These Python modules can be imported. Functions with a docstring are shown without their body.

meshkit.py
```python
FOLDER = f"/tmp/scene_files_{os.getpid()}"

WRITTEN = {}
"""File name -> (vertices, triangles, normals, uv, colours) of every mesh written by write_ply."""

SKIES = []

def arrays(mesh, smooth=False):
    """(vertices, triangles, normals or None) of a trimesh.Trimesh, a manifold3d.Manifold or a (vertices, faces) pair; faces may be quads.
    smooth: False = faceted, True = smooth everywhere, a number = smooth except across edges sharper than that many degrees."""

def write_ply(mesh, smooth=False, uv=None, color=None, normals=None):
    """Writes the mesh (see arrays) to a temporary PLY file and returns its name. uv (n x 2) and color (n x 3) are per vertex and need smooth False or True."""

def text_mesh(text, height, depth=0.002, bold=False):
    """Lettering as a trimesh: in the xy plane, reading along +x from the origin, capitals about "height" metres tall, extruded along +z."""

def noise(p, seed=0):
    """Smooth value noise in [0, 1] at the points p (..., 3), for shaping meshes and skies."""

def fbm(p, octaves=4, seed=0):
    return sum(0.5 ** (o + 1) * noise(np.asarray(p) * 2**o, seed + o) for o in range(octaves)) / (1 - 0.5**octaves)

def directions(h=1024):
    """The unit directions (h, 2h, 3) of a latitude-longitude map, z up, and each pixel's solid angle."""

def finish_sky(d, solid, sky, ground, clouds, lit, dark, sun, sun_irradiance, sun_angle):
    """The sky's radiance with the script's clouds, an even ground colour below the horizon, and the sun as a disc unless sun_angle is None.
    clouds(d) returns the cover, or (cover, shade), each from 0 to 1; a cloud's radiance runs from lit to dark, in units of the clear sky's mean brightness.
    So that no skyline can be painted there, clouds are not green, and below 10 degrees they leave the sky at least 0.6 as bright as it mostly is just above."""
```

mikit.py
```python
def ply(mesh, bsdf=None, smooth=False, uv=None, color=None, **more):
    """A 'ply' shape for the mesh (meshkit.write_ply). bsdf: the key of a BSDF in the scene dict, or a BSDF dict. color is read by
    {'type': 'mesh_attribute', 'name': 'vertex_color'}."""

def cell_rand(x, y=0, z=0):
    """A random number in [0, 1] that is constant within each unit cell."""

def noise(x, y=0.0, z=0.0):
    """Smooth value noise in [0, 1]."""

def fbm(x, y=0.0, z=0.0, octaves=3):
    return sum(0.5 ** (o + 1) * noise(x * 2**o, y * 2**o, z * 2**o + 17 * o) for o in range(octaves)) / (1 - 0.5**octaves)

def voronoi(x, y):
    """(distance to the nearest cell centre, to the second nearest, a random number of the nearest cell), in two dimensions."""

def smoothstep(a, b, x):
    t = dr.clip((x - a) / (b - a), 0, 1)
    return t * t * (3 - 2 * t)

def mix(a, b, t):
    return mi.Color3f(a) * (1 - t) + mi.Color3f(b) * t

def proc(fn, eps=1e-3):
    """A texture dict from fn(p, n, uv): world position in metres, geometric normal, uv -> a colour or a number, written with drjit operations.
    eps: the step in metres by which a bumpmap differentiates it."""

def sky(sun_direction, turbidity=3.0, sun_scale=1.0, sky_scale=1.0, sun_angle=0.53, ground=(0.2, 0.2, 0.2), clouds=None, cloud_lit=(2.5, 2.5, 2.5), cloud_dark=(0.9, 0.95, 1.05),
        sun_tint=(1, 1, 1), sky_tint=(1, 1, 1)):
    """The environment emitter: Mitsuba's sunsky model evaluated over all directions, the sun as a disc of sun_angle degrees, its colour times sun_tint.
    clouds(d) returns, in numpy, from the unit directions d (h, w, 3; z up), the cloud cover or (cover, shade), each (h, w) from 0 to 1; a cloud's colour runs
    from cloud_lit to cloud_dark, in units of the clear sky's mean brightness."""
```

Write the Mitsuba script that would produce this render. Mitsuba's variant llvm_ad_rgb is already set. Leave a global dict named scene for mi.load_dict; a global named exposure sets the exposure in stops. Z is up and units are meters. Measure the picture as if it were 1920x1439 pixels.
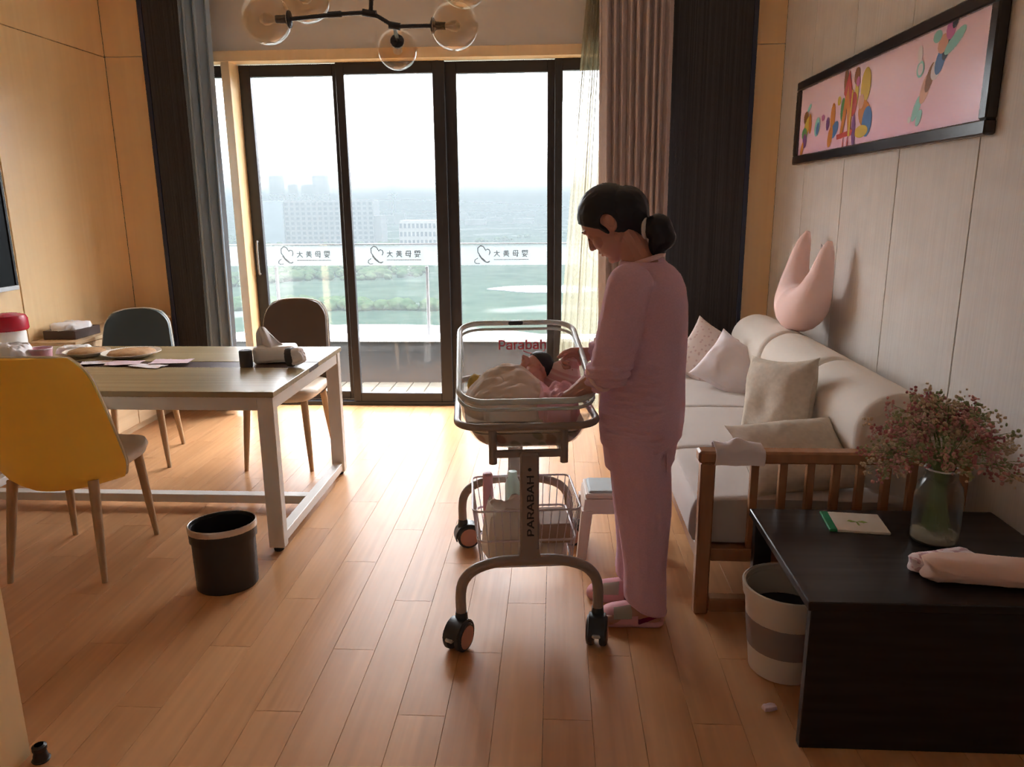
import math, random
import numpy as np, trimesh, manifold3d as m3
import drjit as dr
import mitsuba as mi
import mikit, meshkit
from mikit import proc, noise, fbm, cell_rand, smoothstep, mix, voronoi
from shapely.geometry import Polygon, LineString, Point, box as sbox
from shapely.ops import unary_union

random.seed(4); rng = np.random.default_rng(11)
T = mi.ScalarTransform4f
scene, labels = {}, {}
exposure = 5.2

# ------------------------------------------------------------------ camera, sky
scene['camera'] = {'type': 'perspective', 'fov': 68.1, 'fov_axis': 'x', 'near_clip': 0.05, 'far_clip': 20000.0,
    'to_world': T().look_at(origin=[0, 0, 1.5], target=[-0.0567, 0.9712, 1.5 - 0.2316], up=[-0.0049, 0.2317, 0.9728])}
SKY = 1.0
def overcast(d):
    s = np.clip(d[..., 2], 0, 1)
    return np.ones_like(s), 1 - np.clip(s, 0, 1)          # an even grey overcast, brighter overhead
scene['sky'] = mikit.sky((0.3, 0.8, 0.6), turbidity=6, sun_scale=0.0, sky_scale=SKY, ground=(0.16, 0.18, 0.14),
    clouds=overcast, cloud_lit=(5.8, 6.0, 6.25), cloud_dark=(4.3, 4.45, 4.65))

# ------------------------------------------------------------------ materials
def mat(k, d):
    scene[k] = d
    return k
def rgb(*c): return {'type': 'rgb', 'value': list(c)}
def diff(k, c, rough=0.6, spec=0.3, **kw):
    c = rgb(*c) if isinstance(c, (tuple, list)) else c
    return mat(k, {'type': 'twosided', 'b': {'type': 'principled', 'base_color': c, 'roughness': rough, 'specular': spec, **kw}})
def cloth(k, c, bump=None, bs=0.0006, sheen=0.3):
    b = {'type': 'principled', 'base_color': rgb(*c) if isinstance(c, (tuple, list)) else c, 'roughness': 0.85, 'specular': 0.15, 'sheen': sheen}
    if bump is not None:
        b = {'type': 'bumpmap', 'arbitrary': proc(bump), 'scale': bs, 'bsdf': b}
    return mat(k, {'type': 'twosided', 'b': b})

def f_floor(p, n, uv):
    cx = dr.floor((p.x + 0.324) / 0.1465)
    k = cx - 3 * dr.floor(cx / 3)
    yo = dr.select(k > 1.5, 1.97, dr.select(k < 0.5, 2.305, 2.64))
    cy = dr.floor((p.y - yo) / 0.99)
    r = cell_rand(cx, cy, 3)
    g = fbm(p.x * 55 + r * 37, p.y * 2.2 + r * 11, r * 9, 4)
    w = noise(p.x * 9 + r * 20 + 0.8 * noise(p.y * 1.5, r * 8), p.y * 0.9, r * 5)
    t = dr.clip(0.5 * g + 0.35 * w + 0.3 * (r - 0.5), 0, 1)
    return mix((0.40, 0.19, 0.08), (0.66, 0.37, 0.185), t)
mat('m_floor', {'type': 'principled', 'base_color': proc(f_floor), 'roughness': 0.34, 'specular': 0.12})
def f_wallwood(p, n, uv):
    a = p.x + p.y
    g = fbm(a * 40, p.z * 1.2, 3.1, 3)
    w = noise(a * 6 + 1.5 * noise(p.z * 0.8, a), p.z * 0.5, 7)
    return mix((0.69, 0.465, 0.23), (0.80, 0.58, 0.32), 0.5 * g + 0.5 * w)
mat('m_wood_wall', {'type': 'twosided', 'b': {'type': 'principled', 'base_color': proc(f_wallwood), 'roughness': 0.34, 'specular': 0.85}})
def f_greywall(p, n, uv):
    g = fbm(p.y * 160 + p.x * 160, p.z * 3, 1, 2)
    h = fbm(p.y * 8, p.z * 14, 5, 2)
    return mix((0.53, 0.49, 0.45), (0.65, 0.61, 0.565), 0.6 * g + 0.4 * h)
mat('m_grey_panel', {'type': 'twosided', 'b': {'type': 'principled', 'base_color': proc(f_greywall), 'roughness': 0.6, 'specular': 0.3}})
diff('m_joint', (0.06, 0.055, 0.05), 0.8)
diff('m_wallpaper', (0.56, 0.51, 0.45), 0.85, 0.1)
diff('m_ceiling', (0.86, 0.84, 0.80), 0.9, 0.1)
def f_dark(p, n, uv):
    g = fbm(p.x * 130, p.z * 0.8, 2, 2)
    return mix((0.018, 0.018, 0.020), (0.046, 0.046, 0.050), g)
mat('m_dark_panel', {'type': 'twosided', 'b': {'type': 'principled', 'base_color': proc(f_dark), 'roughness': 0.5, 'specular': 0.4}})
diff('m_navy', (0.014, 0.022, 0.055), 0.35, 0.5)
diff('m_frame', (0.022, 0.021, 0.024), 0.4, 0.5)
diff('m_track', (0.35, 0.35, 0.36), 0.35, 0.5, metallic=0.6)
mat('m_pane', {'type': 'thindielectric', 'int_ior': 1.5})
diff('m_black', (0.012, 0.012, 0.013), 0.35, 0.5)
diff('m_balcony_wall', (0.075, 0.078, 0.08), 0.8)
diff('m_balcony_ledge', (0.62, 0.63, 0.62), 0.6)
diff('m_balcony_tile', (0.13, 0.125, 0.105), 0.6)
diff('m_steel', (0.16, 0.165, 0.17), 0.4, 0.4)
mat('m_frost', {'type': 'mask', 'opacity': 0.5, 'b': {'type': 'principledthin', 'base_color': rgb(0.30, 0.33, 0.34), 'roughness': 0.6, 'diff_trans': 1.0, 'spec_trans': 0.0}})
diff('m_logo', (0.05, 0.057, 0.06), 0.6)

# ------------------------------------------------------------------ helpers
USED = set()
CUR = [np.eye(4)]
def name_key(base):
    k, i = base, 0
    while k in USED:
        i += 1
        k = f'{base}_{i:03d}'
    USED.add(k)
    return k
def put(name, mesh, m, parent=None, smooth=35, label=None, kind=None, **kw):
    k = name_key(f'{parent}__{name}' if parent else name)
    if hasattr(mesh, 'to_mesh'):
        mm = mesh.to_mesh()
        mesh = trimesh.Trimesh(np.array(mm.vert_properties[:, :3]), np.array(mm.tri_verts), process=False)
    if not np.allclose(CUR[0], np.eye(4)):
        mesh = mesh.copy(); mesh.apply_transform(CUR[0])
    scene[k] = mikit.ply(mesh, m, smooth=smooth, **kw)
    L = {}
    if label: L['label'] = label
    if kind: L['kind'] = kind
    if L: labels[k] = L
    return k
def thing(name, label, cat, group=None, kind=None):
    k = name_key(name)
    labels[k] = {'label': label, 'category': cat}
    if group: labels[k]['group'] = group
    if kind: labels[k]['kind'] = kind
    return k
def one(name, mesh, m, label, cat, group=None, **kw):
    k = put(name, mesh, m, **kw)
    labels[k] = {'label': label, 'category': cat}
    if group: labels[k]['group'] = group
    return k
def struct(name, mesh=None, m=None, label=None, **kw):
    if mesh is None:
        k = name_key(name)
    else:
        k = put(name, mesh, m, **kw)
    labels[k] = {'kind': 'structure'}
    if label: labels[k]['label'] = label
    return k
class at:
    def __init__(s, x=0, y=0, z=0, rz=0, sc=1.0, M=None):
        c, n = math.cos(rz), math.sin(rz)
        A = np.array([[c, -n, 0, x], [n, c, 0, y], [0, 0, 1, z], [0, 0, 0, 1.0]])
        A[:3, :3] *= sc
        if M is not None: A = A @ M
        s.M = A
    def __enter__(s):
        s.old = CUR[0]; CUR[0] = s.old @ s.M
    def __exit__(s, *a):
        CUR[0] = s.old
def rotm(axis, deg):
    return trimesh.transformations.rotation_matrix(math.radians(deg), axis)
def cat(*ms):
    ms = [x for a in ms for x in (a if isinstance(a, (list, tuple)) else [a])]
    return trimesh.util.concatenate(ms)
def bx(x0, x1, y0, y1, z0, z1, b=0.003):
    """a box with chamfered edges"""
    c = np.array([(x0 + x1) / 2, (y0 + y1) / 2, (z0 + z1) / 2]); h = np.abs([x1 - x0, y1 - y0, z1 - z0]) / 2.0
    b = min(b, h.min() * 0.8)
    if b <= 0:
        return trimesh.creation.box(extents=2 * h, transform=trimesh.transformations.translation_matrix(c))
    v = []
    for sx in (-1, 1):
        for sy in (-1, 1):
            for sz in (-1, 1):
                s = np.array([sx, sy, sz])
                for k in range(3):
                    q = h - b; q[k] = h[k]
                    v.append(c + s * q)
    return trimesh.convex.convex_hull(np.array(v))
def rbox(x0, x1, y0, y1, z0, z1, r=0.03, n=14):
    """a box with round edges"""
    h = [m3.Manifold.sphere(r, n).translate([x, y, z]) for x in (x0 + r, x1 - r) for y in (y0 + r, y1 - r) for z in (z0 + r, z1 - r)]
    return tm(m3.Manifold.batch_hull(h))
def tm(M):
    mm = M.to_mesh()
    return trimesh.Trimesh(np.array(mm.vert_properties[:, :3]), np.array(mm.tri_verts), process=False)
def frames(P, closed=False):
    P = np.asarray(P, float)
    if closed:
        t = np.roll(P, -1, 0) - np.roll(P, 1, 0)
    else:
        t = np.gradient(P, axis=0)
    t /= np.linalg.norm(t, axis=1, keepdims=True) + 1e-12
    u = np.zeros_like(t)
    a = np.array([0, 0, 1.0]) if abs(t[0][2]) < 0.9 else np.array([1.0, 0, 0])
    u[0] = np.cross(a, t[0]); u[0] /= np.linalg.norm(u[0])
    for i in range(1, len(P)):
        w = u[i - 1] - t[i] * (u[i - 1] @ t[i])
        u[i] = w / (np.linalg.norm(w) + 1e-12)
    return t, u, np.cross(t, u)
def loft(rings, closed=False, caps=True):
    """rings (k, n, 3) joined into a skin"""
    R = np.asarray(rings, float); k, n = R.shape[:2]
    v = R.reshape(-1, 3); f = []
    i = np.arange(n); j = (i + 1) % n
    for a in range(k if closed else k - 1):
        b = (a + 1) % k
        f.append(np.stack([a * n + i, a * n + j, b * n + j], 1)); f.append(np.stack([a * n + i, b * n + j, b * n + i], 1))
    if caps and not closed:
        v = np.vstack([v, R[0].mean(0), R[-1].mean(0)]); c0, c1 = k * n, k * n + 1
        f.append(np.stack([j, i, 0 * i + c0], 1)); f.append(np.stack([(k - 1) * n + i, (k - 1) * n + j, 0 * i + c1], 1))
    m = trimesh.Trimesh(v, np.vstack(f), process=False)
    if m.is_watertight and m.volume < 0: m.invert()
    return m
def tube(P, r, n=10, closed=False, flat=1.0):
    P = np.asarray(P, float)
    t, u, w = frames(P, closed)
    r = np.broadcast_to(np.asarray(r, float), (len(P),))
    a = np.arange(n) * 2 * np.pi / n
    rings = [P[i] + r[i] * (np.cos(a)[:, None] * u[i] + flat * np.sin(a)[:, None] * w[i]) for i in range(len(P))]
    return loft(rings, closed)
def bezier(P, n=8):
    """a smooth curve through the points (Catmull-Rom)"""
    P = np.asarray(P, float); Q = np.vstack([2 * P[0] - P[1], P, 2 * P[-1] - P[-2]]); out = []
    for i in range(1, len(Q) - 2):
        for t in np.linspace(0, 1, n, endpoint=False):
            a, b, c, d = Q[i - 1:i + 3]
            out.append(0.5 * (2 * b + (c - a) * t + (2 * a - 5 * b + 4 * c - d) * t * t + (3 * b - a - 3 * c + d) * t ** 3))
    return np.array(out + [P[-1]])
def lathe(prof, n=32, c=(0, 0, 0), sx=1.0, sy=1.0, shell=False):
    """prof [(r, z)...]"""
    a = np.arange(n) * 2 * np.pi / n
    rings = [np.stack([c[0] + r * sx * np.cos(a), c[1] + r * sy * np.sin(a), np.full(n, c[2] + z)], 1) for r, z in prof]
    if shell: return loft(rings, caps=False)
    if prof[0][0] > 1e-6 and prof[-1][0] > 1e-6: return loft(rings, closed=True)
    return loft(rings)
def sheet(f, nu, nv, th=0.002):
    """a cloth: f(u, v) -> point for u, v in [0, 1], given a thickness"""
    u, v = np.meshgrid(np.linspace(0, 1, nu), np.linspace(0, 1, nv), indexing='ij')
    P = f(u, v)
    du, dv = np.gradient(P, axis=0), np.gradient(P, axis=1)
    N = np.cross(du, dv); N /= np.linalg.norm(N, axis=2, keepdims=True) + 1e-12
    A, B = (P + N * th / 2).reshape(-1, 3), (P - N * th / 2).reshape(-1, 3)
    g = np.arange(nu * nv).reshape(nu, nv)
    a, b, c, d = g[:-1, :-1].ravel(), g[1:, :-1].ravel(), g[1:, 1:].ravel(), g[:-1, 1:].ravel()
    F = [np.stack([a, b, c], 1), np.stack([a, c, d], 1), np.stack([a, c, b], 1) + nu * nv, np.stack([a, d, c], 1) + nu * nv]
    rim = np.concatenate([g[:-1, 0], g[-1, :-1], g[:0:-1, -1], g[0, :0:-1]]); nx = np.roll(rim, -1)
    F += [np.stack([rim, rim + nu * nv, nx], 1), np.stack([nx, rim + nu * nv, nx + nu * nv], 1)]
    return trimesh.Trimesh(np.vstack([A, B]), np.vstack(F), process=False)
def xyz(x, y, z):
    x, y, z = np.broadcast_arrays(x, y, z)
    return np.stack([x, y, z], -1)
def pillow(w, h, t, pinch=0.12, n=26, wr=0.006, seed=0, power=0.45):
    """a stuffed cushion in the xz plane, thickness along y, centre at the origin"""
    g = np.linspace(-1, 1, n); U, V_ = np.meshgrid(g, g, indexing='ij')
    k = 1 - pinch * (1 - np.abs(V_) ** 2) * np.abs(U) ** 3; k2 = 1 - pinch * (1 - np.abs(U) ** 2) * np.abs(V_) ** 3
    X, Z = U * k * w / 2, V_ * k2 * h / 2
    th = t / 2 * np.clip((1 - U ** 2) * (1 - V_ ** 2), 0, 1) ** power
    q = np.stack([X * 9, Z * 9, 0 * X + seed * 3.7], -1)
    wr_ = wr * (meshkit.fbm(q, 3, seed) - 0.5) * 2 * np.clip(th / (t / 2) * 1.5, 0, 1)
    A, B = np.stack([X, th + wr_ + 1e-4, Z], -1).reshape(-1, 3), np.stack([X, -th + wr_ - 1e-4, Z], -1).reshape(-1, 3)
    i = np.arange(n * n).reshape(n, n)
    a, b, c, d = i[:-1, :-1].ravel(), i[1:, :-1].ravel(), i[1:, 1:].ravel(), i[:-1, 1:].ravel()
    F = [np.stack([a, c, b], 1), np.stack([a, d, c], 1), np.stack([a, b, c], 1) + n * n, np.stack([a, c, d], 1) + n * n]
    rim = np.concatenate([i[:-1, 0], i[-1, :-1], i[:0:-1, -1], i[0, :0:-1]]); nx = np.roll(rim, -1)
    F += [np.stack([rim, nx, rim + n * n], 1), np.stack([nx, nx + n * n, rim + n * n], 1)]
    m = trimesh.Trimesh(np.vstack([A, B]), np.vstack(F), process=False)
    if m.volume < 0: m.invert()
    return m
def skin(bones, res=0.012, iters=12, n=18):
    """one skin over bones [(p0, r0, p1, r1)...]; a sphere may be given as (p, (rx, ry, rz))"""
    parts = []
    for b in bones:
        if len(b) == 2:
            r = b[1]
            s = m3.Manifold.sphere(1.0, n * 2).scale(list(r)) if not np.isscalar(r) else m3.Manifold.sphere(r, n * 2)
            parts.append(s.translate(list(map(float, b[0]))))
        else:
            parts.append(m3.Manifold.batch_hull([m3.Manifold.sphere(float(r), n).translate(list(map(float, p))) for p, r in ((b[0], b[1]), (b[2], b[3]))]))
    M = m3.Manifold.batch_boolean(parts, m3.OpType.Add)
    M = M.refine_to_length(res)
    t = tm(M); t.merge_vertices()
    if iters: trimesh.smoothing.filter_taubin(t, lamb=0.5, nu=0.53, iterations=iters)
    return t
def poly(shape, d):
    """extrude a shapely polygon (or several) by d along z"""
    gs = getattr(shape, 'geoms', [shape])
    return cat([trimesh.creation.extrude_polygon(g, d, engine='earcut') for g in gs])

# ------------------------------------------------------------------ the room
XL, XR, YB, YF, ZC = -3.12, 1.5, 5.45, -0.4, 2.98
fl = struct('floor', bx(XL - .1, XR + .1, YF - .1, 5.72, -0.2, -0.012, 0), 'm_joint')
for cx in range(-20, 13):
    x0 = -0.324 + 0.1465 * cx; x1 = x0 + 0.1465
    x0, x1 = max(x0, XL), min(x1, XR)
    if x1 - x0 < 0.01: continue
    yo = {2: 1.97, 0: 2.305, 1: 2.64}[cx % 3]
    for j in range(-3, 4):
        y0, y1 = yo + 0.99 * j, yo + 0.99 * (j + 1)
        y0, y1 = max(y0, YF), min(y1, 5.55)
        if y1 - y0 < 0.02: continue
        e = 0.0005
        put('plank', bx(x0 + e, x1 - e, y0 + e, y1 - e, -0.012, 0, 0.0004), 'm_floor', fl, smooth=False)
struct('ceiling', bx(XL - .2, XR + .2, YF - .2, 5.6, ZC, ZC + 0.15, 0), 'm_ceiling')
# left wall of wood veneer boards
wl = struct('wall_left', bx(XL - .2, XL - 0.012, YF - .1, 5.6, 0, ZC, 0), 'm_joint')
for y0, y1 in ((YF, 0.55), (0.55, 1.79), (1.79, 3.03), (3.03, 4.262), (4.268, YB)):
    for z0, z1 in ((0, 2.503), (2.508, ZC)):
        put('panel', bx(XL - 0.013, XL, y0 + .002, y1 - .002, z0, z1, 0.0015), 'm_wood_wall', wl, smooth=False)
wr = struct('wall_right', bx(XR + 0.014, XR + .2, YF - .1, 5.6, 0, ZC, 0), 'm_joint')
for i in range(11):
    y1 = 5.45 - 0.0 if i == 0 else 5.5 - 0.65 * i
    y0 = 5.5 - 0.65 * (i + 1)
    put('panel', bx(XR, XR + 0.016, max(y0, YF) + .003, y1 - .003, 0, ZC, 0.002), 'm_grey_panel', wr, smooth=False)
diff('m_front_wall', (0.72, 0.70, 0.67), .85, .1)
struct('wall_front', bx(XL - .2, XR + .2, YF - .2, YF, 0, ZC, 0), 'm_front_wall')
# back wall with the opening of the sliding doors (x -2.62 .. 0.72, z 0 .. 2.46)
OX0, OX1, OZ = -2.62, 0.72, 2.462
wb = struct('wall_back', cat(bx(XL, OX0, YB + 0.012, 5.75, 0, ZC, 0), bx(OX1, XR, YB + 0.012, 5.75, 0, ZC, 0), bx(OX0, OX1, YB + 0.012, 5.75, OZ + .012, ZC, 0)), 'm_wallpaper')
for x0, x1 in ((XL, -2.83), (1.31, XR)):
    for z0, z1 in ((0, 2.503), (2.508, ZC)):
        put('panel', bx(x0 + .001, x1, YB, YB + 0.012, z0, z1, 0.0015), 'm_wood_wall', wb, smooth=False)
put('beam', cat(bx(OX0 - .1, OX1, YB - 0.006, YB + 0.014, OZ, 2.53, 0.002), bx(OX0, OX1, YB + .01, 5.56, OZ, OZ + .012, 0.001)), 'm_wood_wall', wb, label='wood lintel above the sliding doors')
for x0, x1 in ((-2.825, -2.42), (0.71, 1.305)):
    dp = put('dark_panel', bx(x0 + .03, x1 - .03, YB - 0.045, YB + 0.01, 0, ZC, 0.002), 'm_dark_panel', wb, label='dark ribbed panel')
    n = int((x1 - x0 - .06) / 0.02)
    put('rib', cat([bx(x0 + .03 + .02 * i + .003, x0 + .03 + .02 * i + .017, YB - 0.047, YB - 0.044, 0.0, ZC, 0.001) for i in range(n)]), 'm_dark_panel', dp, smooth=False, kind='stuff')
    for a in (x0, x1 - .03):
        put('edge_strip', bx(a, a + .03, YB - 0.055, YB + 0.01, 0, ZC, 0.003), 'm_navy', dp)
put('post', bx(-2.305, -2.246, YB - .004, 5.69, 0, OZ, 0.002), 'm_wood_wall', wb, label='wood post beside the sliding doors')

# sliding glass doors
def sash(x0, x1, y, wl_, wr_, z0=0.0, z1=OZ, bot=0.095, top=0.078, d=0.022, name='window'):
    k = struct(f'{name}')
    put('stile', bx(x0, x0 + wl_, y - d, y + d, z0, z1, 0.003), 'm_frame', k)
    put('stile', bx(x1 - wr_, x1, y - d, y + d, z0, z1, 0.003), 'm_frame', k)
    put('rail', bx(x0 + wl_, x1 - wr_, y - d, y + d, z1 - top, z1, 0.003), 'm_frame', k)
    put('rail', bx(x0 + wl_, x1 - wr_, y - d, y + d, z0, z0 + bot, 0.003), 'm_frame', k)
    v = np.array([[x0 + wl_, y, z0 + bot], [x1 - wr_, y, z0 + bot], [x1 - wr_, y, z1 - top], [x0 + wl_, y, z1 - top]])
    put('pane', trimesh.Trimesh(v, [[0, 1, 2], [0, 2, 3]], process=False), 'm_pane', k, smooth=False)
    return k
USED.update(['window'])
def win(i, *a, **kw): return sash(*a, name=f'window_{i}', **kw)
win(1, -2.61, -2.307, 5.62, .04, .01)
w2 = win(2, -2.244, -1.515, 5.625, .078, .062)
put('handle', tube(bezier([(-2.205, 5.60, 1.0), (-2.205, 5.57, 1.02), (-2.205, 5.57, 1.22), (-2.205, 5.60, 1.24)]), 0.007), 'm_track', w2)
win(3, -1.54, -0.775, 5.578, .058, .085)
win(4, -0.785, 0.0, 5.625, .085, .063)
win(5, -0.012, 0.72, 5.578, .055, .06)
struct('trim_1', cat(bx(OX0, OX1, 5.548, 5.66, 0, 0.03, 0.003)), 'm_frame', label='dark threshold rail of the sliding doors')
put('track', cat(bx(-1.47, -0.86, 5.645, 5.655, 0.03, 0.045, 0.001), bx(OX0, OX1, 5.6, 5.603, 0.03, 0.04, 0)), 'm_track', 'trim_1')

# ------------------------------------------------------------------ balcony
BY = 6.47
bf = struct('balcony_floor', bx(-4.5, 2.6, 5.75, BY + .2, -0.3, -0.045, 0), 'm_joint')
for i in range(46):
    for j in range(4):
        put('tile', bx(-4.4 + .15 * i + .004, -4.4 + .15 * (i + 1) - .004, 5.76 + .178 * j + .004, 5.76 + .178 * (j + 1) - .004, -0.05, -0.035, 0.003), 'm_balcony_tile', bf, smooth=False)
struct('balcony_parapet', bx(-4.5, 2.6, BY, BY + .16, -0.3, 0.33, 0.004), 'm_balcony_wall')
put('ledge', bx(-4.5, 2.6, BY - .03, BY + .2, 0.33, 0.365, 0.006), 'm_balcony_ledge', 'balcony_parapet', label='white ledge')
for x in (-2.05, -0.93, 0.3):
    put('groove', bx(x, x + .012, BY - .002, BY + .01, -0.04, 0.33, 0), 'm_balcony_ledge', 'balcony_parapet')
rl = thing('balcony_railing', 'glass balcony railing with thin posts and a frosted band of logos outside the doors', 'railing')
RY = BY + .08
for i, (x0, x1) in enumerate(((-4.4, -2.46), (-2.44, -1.125), (-1.105, 0.2), (0.22, 1.5), (1.52, 2.6))):
    v = np.array([[x0, RY, .37], [x1, RY, .37], [x1, RY, 1.165], [x0, RY, 1.165]])
    put('pane', trimesh.Trimesh(v, [[0, 1, 2], [0, 2, 3]], process=False), 'm_pane', rl, smooth=False)
for x in (-2.45, -1.115, 0.21, 1.51):
    put('post', cat(bx(x - .012, x + .012, RY + .015, RY + .045, .36, .975, 0.003), bx(x - .03, x + .03, RY, RY + .06, .36, .375, 0.002)), 'm_steel', rl)
put('top_rail', bx(-4.4, 2.6, RY - .012, RY + .012, 1.163, 1.172, 0.002), 'm_steel', rl)
put('frosted_band', bx(-4.4, 2.6, RY - .006, RY - .004, 0.985, 1.155, 0), 'm_frost', rl, smooth=False, label='frosted white band')
def strokes(segs, w):
    return unary_union([LineString(s).buffer(w, cap_style=2, join_style=2) for s in segs])
GL = [  # the four characters, on a 10 x 10 square
 [[(0.5, 6.6), (9.5, 6.6)], [(5, 9.8), (5, 6.6), (4, 3.4), (0.6, 0.4)], [(5, 6.6), (6.2, 3.2), (9.4, 0.4)]],
 [[(3, 9.8), (4, 8.6)], [(7, 9.8), (6, 8.6)], [(1, 8.4), (9, 8.4)], [(1.8, 6.9), (8.2, 6.9)], [(0.6, 5.4), (9.4, 5.4)], [(5, 8.4), (5, 5.4)], [(0.8, 3.6), (9.2, 3.6)], [(5, 5.0), (4.6, 3.6), (0.8, 0.4)], [(5.2, 3.4), (9.2, 0.4)]],
 [[(2.2, 9.4), (8.4, 9.4), (8, 0.6), (6.2, 0.6)], [(2.2, 9.4), (1.6, 2.4), (8.2, 2.4)], [(0.3, 5.6), (9.7, 5.6)], [(4.4, 8.6), (5.4, 7.0)], [(4.4, 4.9), (5.4, 3.4)]],
 [[(1, 9.6), (4.3, 9.6), (4.3, 6.2)], [(1, 6.2), (1, 9.6)], [(2.6, 8.6), (2.6, 7.2), (1, 5.8)], [(5.7, 9.6), (9, 9.6), (9, 6.2)], [(5.7, 6.2), (5.7, 9.6)], [(7.4, 8.6), (7.4, 7.2), (9, 5.8)], [(0.3, 4), (9.7, 4)], [(4.2, 5.2), (2.6, 2.4), (8, 0.3)], [(7.2, 4), (5.4, 1.6), (1, 0.3)]],
]
def logo():
    th = np.linspace(0, 2 * np.pi, 40)
    parts = [strokes([[(-.02, .018), (-.055, .05), (-.085, .095), (-.085, .13), (-.06, .15), (-.035, .14), (-.018, .11), (-.005, .12), (.012, .115), (.02, .095), (.01, .07)]], .0035),
             strokes([[(-.075, .07), (-.05, .035), (-.02, .012), (.0, .008), (.015, .018)]], .0045), strokes([[(-.085, .045), (-.11, .03), (-.115, .01), (-.1, -.002), (-.07, .0)]], .003)]
    for i, g in enumerate(GL):
        from shapely import affinity
        parts.append(affinity.translate(affinity.scale(strokes(g, 0.55), .0056, .0056, origin=(0, 0)), .05 + .08 * i, .055))
    parts.append(strokes([[(.05, .032), (.35, .032)]], .0022))
    m = poly(unary_union(parts), 0.002)
    m.apply_transform(rotm([1, 0, 0], 90))
    return m
for x in (-2.295, -1.505, -0.58, 0.35, -3.2):
    g = logo(); g.apply_translation([x, RY - .007, 1.0])
    put('logo', g, 'm_logo', rl, smooth=False, label='grey printed logo with a butterfly mark and four characters')

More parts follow.
